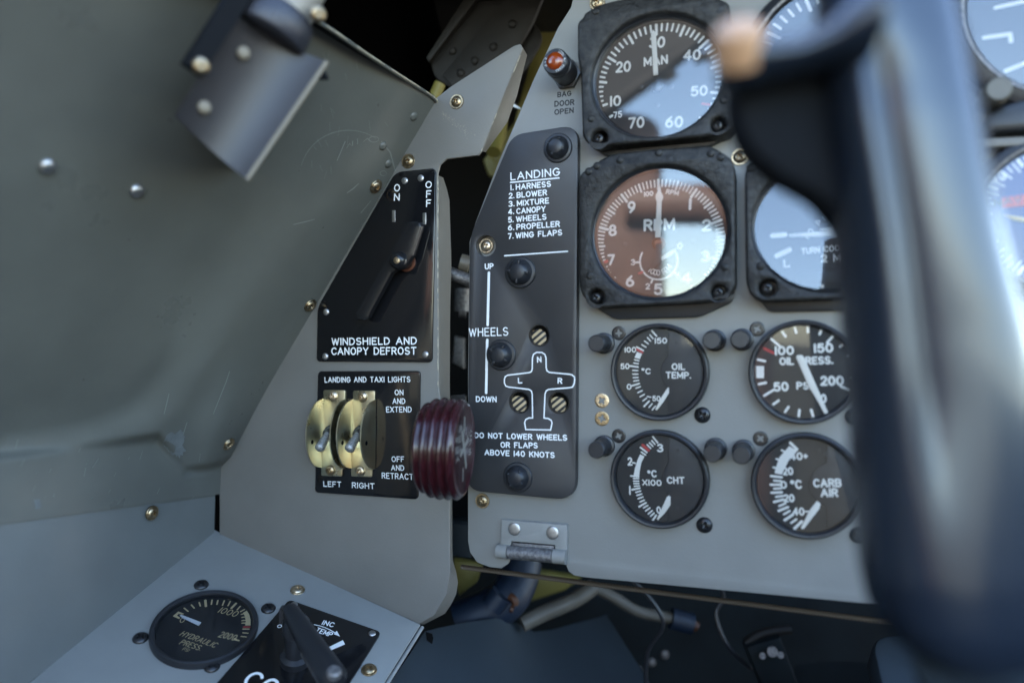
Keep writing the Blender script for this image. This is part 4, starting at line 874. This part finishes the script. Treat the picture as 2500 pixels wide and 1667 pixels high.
# --- bag door warning light
p = z8(1072, 509); H = .026; q_ = FP.loc(*p, H); t = thing('warning_light', 'orange press to test warning light above the BAG DOOR OPEN stencil', 'light', FR(FP.o+FP.x*q_[0]+FP.y*q_[1], FP.x, FP.z))
b = MB(); b.lathe([(.0090, .0002), (.0090, .0035), (.0080, .0037)], (0, 0), 6, cap0=False); b.build('nut', 'blackscrew', t)
b = MB(); b.lathe([(.0072, .003), (.0072, .011), (.0076, .0115), (.0076, .019), (.0070, .0195)], (0, 0), 90, cap0=False, wob=lambda a, i: 1+(.018*sin(45*a) if i in (2, 3) else 0)); b.build('knurled_barrel', 'rubber', t)
b = MB(); b.lathe([(.0070, .0195), (.0074, .020), (.0074, H-.001), (.0068, H-.0002), (.0050, H)], (0, 0), 48, cap0=False, cap1=False); cap_ = b.build('lens_ring', 'rubber', t)
b = MB(); arctext(b, 'PRESS TO TEST', (0, 0), .0063, -80, 62, .0011, .13, H+3e-5); arctext(b, 'DIM', (0, 0), .0063, 160, 200, .0010, .13, H+3e-5); b.build('lettering', 'white', cap_)
b = MB(); b.lathe([(.0050, H-.0008), (.0050, H+.0004), (.0042, H+.0014), (.0028, H+.002), (.001, H+.0023)], (0, 0), 36, cap0=False); b.build('lens', 'amber', t)
# ------------------------------------------------------------------ side console
sc = thing('side_console', 'sloping blue grey side console with hydraulic gauge', 'console', FC0)
b = MB(); b.prism(poly(FC0, [(521, 1291), (1026, 1523), (936, 1667), (760, 1943), (-270, 1943), (70, 1667)]), -.0016, 0, .0005); b.build('sheet', 'console', sc)
e0, e1 = FC0.l3(1028, 1530, -.004), FC0.l3(770, 1943, -.004); b = MB(); b.tube([e0+V((.0008, 0, 0)), e1+V((.0008, 0, 0))], .0012, 8); b.build('edge_lip', 'console', sc)
for u, v in ((726.7, 1440), (901, 1635)): fix('brass', sc, FC0, u, v, 0)
for u, v in ((491.4, 1428), (655.3, 1485.5), (343, 1557.5), (517.6, 1627)): fix('black', sc, FC0, u, v, 0)
hq = cr(300, 1380, .3401)
hgt = thing('hydraulic_gauge', 'round HYDRAULIC PRESS gauge with cream markings set in the side console', 'gauge', FC0)
hc = V(FC0.loc(500, 1528, .003)); hr = .0309
b = MB(); b.lathe([(hr, .0002), (hr, .0030), (hr*.985, .0042), (hr*.95, .0046), (hr*.90, .0040), (hr*.885, .0022), (hr*.88, .0006)], hc, 72, cap0=False, cap1=False); b.build('bezel', 'rubber', hgt, sharp=28)
dialface(hgt, FC0, hc, hr*.885, .0008); pane(hgt, hc, hr*.89, .0030, 'glasslow'); zd = .0008
b = MB(); segs(b, FC0, hq, [((440, 305), (468, 328)), ((492, 282), (512, 305)), ((548, 265), (556, 290)), ((592, 250), (596, 292), 13), ((640, 247), (635, 278)), ((682, 250), (675, 278)), ((728, 252), (715, 285)), ((770, 258), (755, 288)), ((812, 272), (780, 305), 13), ((842, 292), (820, 318)), ((872, 315), (845, 330)), ((850, 350), (868, 345)), ((855, 372), (878, 368)), ((855, 395), (882, 392)), ((855, 412), (885, 412)), ((862, 455), (905, 455)), ((862, 482), (898, 485)), ((850, 508), (885, 512)), ((800, 530), (832, 538), 11), ((800, 522), (815, 528))], zd, 8)
plate2(b, FC0, hq, [(358, 362), (398, 328), (440, 345), (425, 350), (400, 345), (388, 358), (410, 372), (405, 382)], zd, zd+.0001)
plate2(b, FC0, hq, [(862, 338), (890, 322), (908, 352), (917, 390), (916, 428), (878, 428), (882, 395), (876, 362)], zd, zd+.0001)
for s, a, e, h, sl in (('1000', (678, 336), (806, 370), 44, .12), ('0', (402, 408), (436, 410), 38, 0), ('2000', (680, 512), (798, 540), 46, .12), ('HYDRAULIC', (403, 500), (655, 590), 38, .2), ('PRESS.', (400, 562), (550, 612), 38, .2), ('PSI', (422, 606), (464, 619), 22, .2)):
    text(b, FC0, s, *hq(*a), *hq(*e), h*.3401*.95, .085, zd, slant=sl)
b.build('markings', 'cream', hgt)
b = MB(); segs(b, FC0, hq, [((868, 440), (908, 440), 12)], zd+.0001, 10); b.build('red_mark', 'red', hgt)
b = MB(); plate2(b, FC0, hq, [(408, 355), (420, 350), (562, 405), (545, 428), (425, 372)], zd+.0008, zd+.0013, .0002); b.build('needle', 'needle', hgt)
# cooling control
cp = thing('cooling_plate', 'black cooling control plate with INC TEMP arrow at the bottom edge', 'placard', FC0)
b = MB(); b.prism(rnd(poly(FC0, [(706, 1462), (931, 1541), (760, 1815), (400, 1815)], DT), .0035), .0001, DT, .0004); b.build('plate', 'gloss', cp)
for u, v in ((718, 1475.5), (908.6, 1545.6)): inst('rivet', RV['alu'], cp, FC0.l3(u, v, DT))
b = MB()
text(b, FC0, 'INC', 784, 1524, 813, 1531, 12, .14, DT); text(b, FC0, 'TEMP', 768, 1541, 807, 1555, 12, .14, DT); text(b, FC0, 'COOL', 586, 1670, 735, 1734, 42, .12, DT)
arcp = [FC0.loc(*p, DT) for p in ((767, 1524), (780, 1527), (793, 1531), (806, 1537), (816, 1543), (822, 1547))]; b.stroke(arcp, .0006, DT+7e-5)
b.prism([FC0.loc(*p, DT) for p in ((815, 1547), (822, 1539), (830, 1553))], DT+2e-5, DT+.00012)
b.stroke(circ(FC0.loc(682.5, 1528, DT), .0012, 20), .0004, DT+7e-5, closed=True); b.build('lettering', 'white', cp)
b = MB(); b.prism([FC0.loc(*p, DT) for p in ((803, 1579), (837, 1562), (842, 1572), (808, 1586.5))], DT+2e-5, DT+.00015); b.build('index_mark', 'white', cp)
cl = thing('cooling_lever', 'black handled cooling lever standing over the cooling plate', 'lever', FC0)
cb = V(FC0.loc(721, 1612, DT)); b = MB(); b.lathe([(.0088, DT), (.0088, .006), (.0062, .0075), (.0062, .022), (.0078, .024), (.0078, .030), (.0055, .034)], cb, 32, cap0=False); b.build('hub', 'rubber', cl)
hp0, hp1, hp2 = FC0.l3(706, 1484, .034), FC0.l3(737, 1536, .036), FC0.l3(822, 1668, .040)
b = MB(); b.tube(smoothpath([hp0, hp1, hp2], 8), .0046, 20, taper=[.7, .95]+[1.0+.05*k for k in range(13)]+[1.6, 1.1]); b.build('handle', 'rubber', cl)
b = MB(); b.tube([FC0.l3(738, 1595, .024), FC0.l3(784, 1672, .03)], .0011, 10); b.build('link_rod', 'cast', cl)
b = MB(); b.tube([FC0.l3(700, 1482, .0335), FC0.l3(700, 1515, .026)], .0050, 4); b.build('stop_block', 'rubber', cl)
b = MB(); b.lathe([(.004, 0), (.004, .003), (.003, .0042)], (0, 0), 20, Matrix.Translation(FC0.l3(815, 1648, .043))); b.build('nut', 'cast', cl)
# ------------------------------------------------------------------ gear lever knob
KC = at(1082, 1094, .435); be = radians(10); KX = V((cos(be), -sin(be), -.02)).normalized()
KF = FR(KC, (0, 0, 1), KX); kn = thing('gear_lever', 'maroon ribbed wheel shaped landing gear knob in the slot between panels', 'lever', KF)
prof = []; hw = .0122; R = .0284
for i in range(141):
    z = -hw+2*hw*i/140; e = abs(z/hw); env = R*(1-.17*max(0, (-z/hw))**2.2-.02*max(0, z/hw)**3)
    rib = .0020*(.5+.5*cos((z+hw*.02)/hw*pi*5))**.7 if e < .96 else 0
    prof.append((env-.0021+rib if e < .97 else env*.97-.001, z))
b = MB(); b.lathe([(.006, -hw-.001), (R*.6, -hw-.001)]+prof+[(R*.86, hw+.0006), (R*.80, hw-.0004), (.004, hw-.0004)], (0, 0), 80); b.build('knob', 'maroon', kn, sharp=50)
b = MB(); zf = hw-.0003
def kp(a, r): return (r*cos(radians(a)), r*sin(radians(a)))
b.stroke([(-.010, -.006), (.009, .004)], .0038, zf); b.stroke([(-.002, .007), (.004, -.009)], .003, zf); b.stroke([(-.017, .001), (-.011, .001)], .002, zf); b.stroke([(.011, 0), (.017, 0)], .0026, zf)
def ktext(s, y0, x0, x1, h):      # letters upright: local x is world up
    text2(b, s, (y0, x0), (y0, x1), h, .16, zf)
for s, y0, x0, x1, h in (('UP', .0105, .012, .006, .0036), ('REL VC', .005, .019, -.019, .0036), ('EL  7', .0, .019, -.019, .0034), ('A   S', -.0052, .018, -.018, .0034)): ktext(s, y0, x0, x1, h)
b.build('markings', 'ivory', kn)
p0 = KC-KX*.01; b = MB(); b.tube([p0-KC, p0-KC+V((.0, .09, -.005))], .004, 12)
shaft = b.build('shaft', 'cast', kn); shaft.matrix_parent_inverse = Matrix.Identity(4); shaft.matrix_local = KF.M().to_3x3().inverted().to_4x4()
# gear slot trim behind the knob
st = thing('slot_bracket', 'thin dark bracket behind the maroon knob in the panel gap', 'bracket', FP)
b = MB(); b.prism(rnd([FP.loc(*p, -.012) for p in ((1098, 965), (1136, 962), (1138, 1130), (1098, 1130))], .002), -.014, -.012, .0004); b.build('plate', 'blackp', st)
# ------------------------------------------------------------------ canopy frame bracket, chromate frames and parts glimpsed in the gaps
YB = .60
def AT(u, v, Y=YB): return at(u, v, Y)
CF = FR(AT(1180, 110), (1, -.25, .0), (-.25, -1, 0))
cf = thing('canopy_channel', 'black riveted canopy frame channel above the side panel bracket', 'frame', CF)
b = MB(); b.prism(rnd(poly(CF, [(1060, 188), (1050, 150), (1172, -10), (1335, -30), (1300, 60), (1265, 115), (1106, 219)]), [.004, .01, .001, .001, .001, .001, .003]), -.003, 0, .0012); b.build('channel', 'blackp', cf)
b = MB(); b.prism(rnd(poly(CF, [(1078, 184), (1240, -10), (1332, -20), (1300, 58), (1268, 112), (1103, 214)], .004), .0015), .0002, .004, .0014); b.build('doubler', 'blackp', cf)
b = MB(); b.prism(rnd(poly(CF, [(1300, 50), (1324, 85), (1318, 112), (1278, 178), (1225, 200), (1225, 100)], -.008), .006), -.011, -.008, .001); b.build('gusset', 'blackp', cf)
for u, v in ((1251, 60), (1205, 115), (1159, 149), (1125, 179)): inst('rivet', RV['black'], cf, CF.l3(u, v, .004))
inst('rivet', RV['black'], cf, CF.l3(1105, 125, .0))
b = MB(); b.prism(poly(CF, [(1140, -15), (1172, -15), (1046, 152), (1040, 140)], .006), -.002, .006, .001); b.build('side_lip', 'blackp', cf)
zf_ = thing('fuselage_former', 'yellow green primed fuselage frame in the gap beside the top bracket', 'frame')
def slab(pts, Y, d=.01):
    b = MB(); fr = FR(at(pts[0][0], pts[0][1], Y), (1, 0, 0), (0, -1, 0)); n = len(pts)
    b.prism([fr.loc(*p) for p in pts], -d, 0, .0015); b.v = [tuple(fr.o+fr.x*x+fr.y*y+fr.z*z) for x, y, z in b.v]; return b
slab([(1320, -40), (1420, -40), (1330, 200), (1240, 420), (1190, 420), (1180, 390), (1255, 300), (1300, 130)], .66).build('web', 'chrom', zf_)
b = MB(); b.tube([at(1225, 240, .62), at(1212, 330, .61), at(1205, 372, .60)], .007, 16, taper=[1, 1.1, .8]); b.build('fitting', 'chrom', zf_)
b = MB(); b.tube([at(1075, 205, .60), at(1062, 232, .60), at(1052, 262, .60)], .0045, 12); b.build('stringer', 'chrom', zf_)
slab([(1185, 380), (1240, 395), (1220, 440), (1192, 425)], .64).build('clip', 'chrom', zf_)
tb_ = thing('sliver_tab', 'small bright tab added as a pale sky sliver in the gap right of the top bracket', 'tab')  # made up to catch the sky as a bright sliver
b = MB(); P = [at(1243, 246, .60), at(1275, 268, .60), at(1243, 257, .60)]; b.add([p for p in P]+[p+V((0, .002, 0)) for p in P], [(0, 2, 1), (3, 4, 5), (0, 1, 4, 3), (1, 2, 5, 4), (2, 0, 3, 5)]); b.build('tab', 'alu', tb_)
rod = thing('control_rod', 'grey push rod crossing the dark slot between panels', 'rod')
b = MB(); b.tube([at(1085, 662, .53), at(1165, 692, .53)], .0045, 16); b.build('tube', 'cast', rod); 
b = MB(); b.tube([at(1124, 640, .54), at(1146, 646, .54)], .006, 12); b.build('fork', 'dulltan', rod)
bx = thing('relay_box', 'pale blurred relay box low in the dark slot', 'box')
slab([(1110, 820), (1132, 825), (1132, 900), (1104, 885)], .62, .02).build('case', 'cast', bx)
bx = thing('valve_body', 'small pale valve body below the grey push rod', 'valve')
b = MB(); b.tube([at(1130, 705, .60), at(1128, 760, .60)], .006, 14); b.build('body', 'cast', bx); b = MB(); b.tube([at(1122, 762, .60), at(1138, 764, .60)], .004, 12); b.build('outlet', 'cast', bx)
# below the panel
cbl = MB(); cbl.tube([at(1126, 1383, .50).lerp(at(2230, 1526, .43), k/260) for k in range(261)], .00135, 18, twist=.55)
tag(cbl.build('steel_cable', 'wire', sharp=80), 'brown twisted steel cable stretched under the instrument panel', 'cable')
fc = thing('footwell_cover', 'bluish grey curved sheet cover in the footwell below the panels', 'cover')
te = [(1038, 1540), (1075, 1531), (1119, 1522), (1180, 1512), (1228, 1505), (1250, 1512), (1270, 1524), (1303, 1541), (1345, 1537), (1400, 1522), (1480, 1500)]
be_ = [(930, 1700), (985, 1720), (1040, 1740), (1110, 1750), (1190, 1760), (1260, 1765), (1330, 1770), (1400, 1775), (1480, 1780), (1560, 1780), (1660, 1780)]
rows = []
for i in range(12):
    t_ = i/11; row = []
    for k, (a, c) in enumerate(zip(te, be_)):
        Y0 = .54+.012*k; Y1 = .455+.010*k; u, v = a[0]+(c[0]-a[0])*t_, a[1]+(c[1]-a[1])*t_; row.append(at(u, v, Y0+(Y1-Y0)*t_+.02*sin(t_*pi)*0))
    rows.append(row)
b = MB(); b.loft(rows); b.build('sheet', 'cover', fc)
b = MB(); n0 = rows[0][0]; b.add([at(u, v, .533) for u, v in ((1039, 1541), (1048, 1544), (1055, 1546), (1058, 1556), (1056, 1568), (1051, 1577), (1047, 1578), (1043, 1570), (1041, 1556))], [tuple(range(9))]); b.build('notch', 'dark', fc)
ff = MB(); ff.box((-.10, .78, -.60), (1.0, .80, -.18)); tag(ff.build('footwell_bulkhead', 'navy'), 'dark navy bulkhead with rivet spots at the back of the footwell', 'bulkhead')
for nm, L in (('rivet_spot', ((1425, 1556), (1622, 1597), (1590, 1616), (1556, 1634), (1526, 1650), (1468, 1647))),):
    rs = bpy.data.objects['footwell_bulkhead']; rm = rivet_mesh(.004, .002, 'cast')
    for u, v in L: inst('rivet', rm, rs, at(u, v, .779), 0, Matrix.Rotation(pi/2, 4, 'X'))
tu = thing('pale_conduit', 'pale thick conduit slanting under the instrument panel', 'pipe')
b = MB(); b.tube(smoothpath([at(1275, 1522, .60), at(1330, 1495, .605), at(1400, 1465, .61), at(1450, 1432, .62)], 6), .0062, 16); b.build('pipe', 'pale', tu)
tu = thing('pale_hose', 'thin pale hose with blue connector sagging under the panel', 'hose')
b = MB(); b.tube(smoothpath([at(1450, 1432, .63), at(1500, 1458, .63), at(1560, 1492, .63), at(1640, 1508, .63)], 6), .0045, 14); b.build('tube', 'pale', tu)
b = MB(); b.tube([at(1638, 1508, .63), at(1690, 1522, .63)], .0085, 16); b.build('connector', 'bluehose', tu); b = MB(); b.tube([at(1690, 1522, .63), at(1702, 1530, .63)], .004, 12); b.build('end', 'orange', tu)
tu = thing('blue_hose_bundle', 'dark blue hose bundle with orange wire ends below the hinge', 'hose')
b = MB(); b.tube(smoothpath([at(1275, 1370, .62), at(1262, 1420, .61), at(1235, 1465, .60), at(1190, 1490, .60), at(1120, 1520, .60)], 6), .016, 18); b.build('hose', 'bluehose', tu)
b = MB(); b.tube(smoothpath([at(1245, 1455, .585), at(1256, 1463, .583), at(1258, 1475, .583)], 4), .0028, 10); b.tube(smoothpath([at(1246, 1485, .583), at(1253, 1488, .583)], 4), .0025, 10); b.build('wire', 'orange', tu)
b = MB(); b.tube([at(1225, 1450, .585), at(1200, 1480, .585)], .009, 14); b.build('plug', 'bluehose', tu)
zz = thing('chromate_angle', 'olive primed angle bracket low in the gap under the side panel', 'bracket')
slab([(1108, 1368), (1180, 1378), (1165, 1420), (1120, 1455), (1112, 1420)], .64).build('plate', 'chrom', zz); slab([(1290, 1392), (1420, 1412), (1380, 1440), (1290, 1470)], .70).build('tab', 'chrom', zz)
bw = thing('blue_bracket', 'dark blue bracket in the gap left of the panel corner', 'bracket')
slab([(1100, 1276), (1150, 1282), (1150, 1362), (1102, 1356)], .56).build('plate', 'cover', bw)
wb = thing('wire_bundle', 'loose dark wires hanging in the gap under the instrument panel', 'wires')
rw = random.Random(3)
for k in range(3):
    u0 = 1240+k*230+rw.uniform(-20, 20); y0 = .56+rw.uniform(0, .16); pts = [at(u0, 1360+k*4, y0)]
    for j in range(1, 5): pts.append(pts[-1]+V((rw.uniform(-.012, .03), rw.uniform(-.01, .012), -.016-rw.uniform(0, .012))))
    b = MB(); b.tube(smoothpath(pts, 5), rw.choice((.0012, .0016, .0022)), 8); b.build('wire', rw.choice(('bluehose', 'rubber', 'rubber')), wb)
# rudder pedal
rp = thing('rudder_pedal', 'dark rudder pedal arm with bolts low in the footwell', 'pedal')
b = slab([(1822, 1580), (1905, 1555), (1960, 1700), (1880, 1720)], .62, .012); b.build('arm', 'navy', rp)
b = MB(); b.tube([at(1886, 1590, .612), at(1886, 1590, .606)], .004, 16); b.tube([at(1862, 1600, .612), at(1862, 1600, .608)], .0025, 12); b.tube([at(1906, 1598, .612), at(1906, 1598, .608)], .0025, 12); b.build('bolt', 'cast', rp)
b = MB(); b.loft([[at(1940+25*k, 1622-8*sin(k/9*pi)+dy, .64) for k in range(10)] for dy in (0, 60)]); b.build('tread', 'navy', rp)
b = MB(); b.tube(smoothpath([at(1820, 1570, .63), at(1860, 1545, .63), at(1930, 1535, .63)], 5), .004, 10); b.build('strap', 'blackp', rp)
pc = thing('pedestal', 'grey blue floor pedestal under the control stick', 'pedestal')
b = MB(); fr = FR((.24, .40, -.19), (1, -.2, 0), (-.1, -.6, .8)); b.prism(rnd([(-.045, -.2), (-.045, .04), (.2, .07), (.2, -.2)], .012), -.02, 0, .004); b.v = [tuple(fr.o+fr.x*x+fr.y*y+fr.z*z) for x, y, z in b.v]; b.build('cover', 'cover', pc)
# ------------------------------------------------------------------ lamp bracket in the top left foreground
YL = .342
LFv = V((.5, -.85, -.22)).normalized(); LB = FR(at(600, 240, YL), (1, .3, 0), LFv)
lb = thing('map_lamp', 'blurred map lamp with blued shade plate, knurled ring and pale cap, top left', 'lamp', LB)
A4, B4, C4, D4 = [V((*LB.loc(*p), 0)) for p in ((428, 282), (583, 42), (792, 150), (598, 436))]
b = MB(); rows = []; back = []
for i in range(15):
    s = i/14; bow = -.007*(1-(2*(s-.45))**2); rows.append([A4.lerp(D4, s).lerp(B4.lerp(C4, s), k/6)+V((0, 0, bow)) for k in range(7)])
b.loft(rows); b.loft([[p-V((0, 0, .0016)) for p in r][::-1] for r in rows])
for e in (rows[0], rows[-1], [r[0] for r in rows], [r[-1] for r in rows]): b.loft([e, [p-V((0, 0, .0016)) for p in e]])
sp_ = b.build('shade_plate', 'blued', lb, sharp=40)
qd = [(455, 285), (585, 75), (765, 160), (598, 405)]
f4 = [LB.l3(u, v, -.010) for u, v in qd]; g4 = []
for u, v in qd:
    P = surf(u, v)*1.01; d = P-LB.o; g4.append(V((d.dot(LB.x), d.dot(LB.y), d.dot(LB.z))))
b = MB(); b.add(f4+g4, [(0, 1, 2, 3), (7, 6, 5, 4), (0, 4, 5, 1), (1, 5, 6, 2), (2, 6, 7, 3), (3, 7, 4, 0)]); b.build('shadow_block', 'gripdark', lb)  # unseen block added behind the plate to shade the wall beside it
def onsheet(u, v): p = LB.loc(u, v, -.006); return V((p[0], p[1], -.0065))
for u, v in ((593, 131), (498, 263)): inst('rivet', RV['pale'], sp_, onsheet(u, v)+V((0, 0, .002)))
b = MB(); ep = [r.copy() if 0 else r for r in rows[-1]]; b.tube([p+V((.0006, -.0004, .0002)) for p in rows[-1]], .0011, 8); b.build('plate_edge', 'dulltan', sp_)
b = MB(); b.tube([V((*LB.loc(466, 172, -.002), -.002)), V((*LB.loc(612, -55, -.002), -.002))], .0058, 4); b.build('arm', 'gripdark', lb)
inst('screw', SM['plain'], lb, V((*LB.loc(491, 162, .004), .004)), 0)
b = MB(); ax0, ax1 = V((*LB.loc(664, 84), -.010)), V((*LB.loc(712, 0), -.012)); dz = (ax1-ax0).normalized(); u_ = dz.orthogonal().normalized(); w_ = dz.cross(u_)
MM = Matrix(((u_.x, w_.x, dz.x, ax0.x), (u_.y, w_.y, dz.y, ax0.y), (u_.z, w_.z, dz.z, ax0.z), (0, 0, 0, 1)))
b.lathe([(.0145, -.001), (.0163, 0), (.0168, .001), (.0168, .0115), (.0160, .013), (.0130, .0135)], (0, 0), 180, MM, wob=lambda a, i: 1+(.014*sin(45*a) if i in (2, 3) else 0)); b.build('knurled_ring', 'ring', lb, sharp=60)
b = MB(); b.lathe([(.0120, .0132), (.0140, .0136), (.0140, .030), (.010, .036)], (0, 0), 48, MM); b.build('lamp_cap', 'ivory', lb)
inst('screw', SM['plain'], lb, V((*LB.loc(771, 38), .004)), 0)
b = MB(); b.prism([LB.loc(*p) for p in ((775, 192), (798, 160), (815, 192))], -.012, -.006, .0006); b.build('clip', 'gripdark', lb)
# ------------------------------------------------------------------ control stick
YS = .198
cs = thing('control_stick', 'large blurred glossy dark control stick grip in the right foreground', 'control stick')
def lerpt(T, y):
    for (a, *x), (c, *z) in zip(T, T[1:]):
        if a <= y <= c: k = (y-a)/(c-a); return [p+(q-p)*k for p, q in zip(x, z)]
    return list(T[-1][1:])
GT = [(-260, 2035, 2255, .020), (-120, 2028, 2280, .022), (0, 2020, 2308, .024), (150, 2012, 2345, .026), (300, 2025, 2378, .027), (450, 2050, 2402, .027), (600, 2072, 2432, .027), (800, 2088, 2490, .027), (1000, 2104, 2535, .028), (1200, 2118, 2565, .029), (1400, 2136, 2580, .030), (1520, 2165, 2560, .028), (1590, 2215, 2520, .023), (1630, 2300, 2450, .014)]
rows = []; NS = 110
for i in range(64):
    y = -260+1890*i/63; xl, xr, dp_ = lerpt(GT, y); a = at(xl, y, YS); c = at(xr, y, YS); cx_ = (a+c)/2; hw_ = (c-a).length/2; row = []
    for k in range(NS+1):
        th = 2*pi*k/NS; x = cos(th); s = sin(th); e = .8
        xx = math.copysign(abs(x)**e, x); ss = math.copysign(abs(s)**.85, s); fade = sst((1350-y)/450)*sst((y-40)/220); dd = ss
        if s > 0:
            l1 = .85*sqrt(max(0, 1-((xx+.72)/.28)**2)); l2 = sqrt(max(0, 1-((xx-.15)/.85)**2)); m_ = (l1**6+l2**6)**(1/6); dd = ss*(1-fade)+m_*fade
        row.append(cx_+V((hw_*xx, -dp_*dd*(.55 if s > 0 else 1), 0)))
    rows.append(row)
b = MB(); b.loft(rows); b.add(rows[-1][:-1], [tuple(range(NS))]); b.add(rows[0][:-1], [tuple(range(NS))[::-1]]); b.build('grip', 'grip', cs, sharp=80)
hr_ = []; HT = [(2080, -40, 190, .020), (2030, 20, 184, .018), (1985, 75, 188, .014), (1920, 108, 200, .012), (1860, 106, 214, .012), (1815, 84, 226, .011), (1780, 76, 230, .010), (1762, 92, 215, .006), (1757, 115, 190, .003)]
for u, v0, v1, dpt in HT:
    c = at(u, (v0+v1)/2, YS-.004); hh = (v1-v0)/2*YS/F; hr_.append([c+V((0, -dpt*sin(2*pi*k/28), hh*cos(2*pi*k/28))) for k in range(29)])
b = MB(); b.loft(hr_); b.add(hr_[-1][:-1], [tuple(range(28))]); b.build('horn', 'grip', cs, sharp=80)
b = MB(); bc = at(1803, 92, YS-.012); Rb = V((-.25, -.6, .75)).to_track_quat('Z', 'Y').to_matrix().to_4x4(); b.lathe([(.0062, -.006), (.0062, 0), (.0056, .0022), (.0036, .0036), (.0012, .004)], (0, 0), 32, Matrix.Translation(bc) @ Rb); b.build('button', 'button', cs)
tg = FR(at(1950, 380, YS+.006), (1, 0, 0), (0, -1, 0)); b = MB(); b.prism(rnd([tg.loc(*p) for p in ((1785, 200), (1795, 300), (1825, 375), (1900, 440), (2000, 490), (2060, 570), (2080, 720), (2095, 900), (2140, 900), (2140, 180))], .004), -.008, .004, .002); b.v = [tuple(tg.o+tg.x*x+tg.y*y+tg.z*z) for x, y, z in b.v]; b.build('trigger_guard', 'gripdark', cs)
b = MB(); b.lathe([(.0065, -.004), (.0065, .0), (.004, .0022)], (0, 0), 28, Matrix.Translation(at(2440, 1385, YS-.0135)) @ Matrix.Rotation(pi/2, 4, 'X')); b.build('screw_cap', 'olive', cs)
b = MB(); b.tube([at(2400, 1600, YS+.004), at(2440, 1900, YS+.03), at(2440, 2500, YS+.05)], .017, 24); b.build('stick_tube', 'cover', cs)
# ------------------------------------------------------------------ behind the camera: what the glass mirrors and what shapes the light
hd = thing('brown_blocker', 'unseen brown leather headrest of the seat behind the viewpoint', 'blocker')  # added for its brown reflection in the gauge glass
def wprism(pts, o, x, z, a, c, bev):
    b = MB(); fr = FR(o, x, z); b.prism(pts, a, c, bev); b.v = [tuple(fr.o+fr.x*p+fr.y*q+fr.z*r) for p, q, r in b.v]; return b
wprism(rnd([(-.19, -.2), (.20, -.18), (.18, .13), (0, .16), (-.08, .2), (-.18, .18)], .04), (-.595, -.42, .26), (-.25, .18, 0), (.5, .8, 0), -.06, .0, .03).build('pad', 'leather', hd)
b = MB(); b.tube(smoothpath([V((-.50, -.48, .265)), V((-.38, -.55, .262)), V((-.34, -.575, .25)), V((-.31, -.59, .22)), V((-.30, -.60, .1)), V((-.30, -.60, -.6))], 8), .040, 14); b.build('reflected_bar', 'leather', hd)  # bar added as a brown band in the gauge reflections
b = MB(); b.box((-.60, -.62, -.62), (-.50, -.52, .2)); b.build('post', 'wallp', hd)
bo = thing('sky_blocker', 'unseen dark canopy panel added behind the viewpoint to block the left sky', 'sky blocker')  # dark sheet added to cut sky light and its reflections from the left
a_, b_, c_, d_ = V((-.14, -.54, .70)), V((-.34, -.45, .531)), V((-.42, -.41, .467)), V((-.73, -.18, .20))
b = MB(); up = V((.05, -.03, .42)); b.loft([[a_, b_, c_, d_], [p+up for p in (a_, b_, c_, d_)]]); b.loft([[p+V((-.02, -.02, 0)) for p in (a_, b_, c_, d_)], [p+up+V((-.02, -.02, 0)) for p in (a_, b_, c_, d_)]]); b.build('panel', 'blackp', bo)
b = MB(); b.tube([a_, b_, c_, d_], .016, 12); b.build('rail', 'blackp', bo)
b = MB(); b.tube([b_+V((.03, -.02, .03)), b_+V((.035, -.02, -.02)), b_+V((.0, -.0, -.028))], .010, 10); b.tube([c_.lerp(b_, .4), c_.lerp(b_, .4)+V((.01, -.01, -.022))], .014, 10); b.build('edge_stub', 'blackp', bo)  # stubs added to break up the mirrored edge of the dark sheet
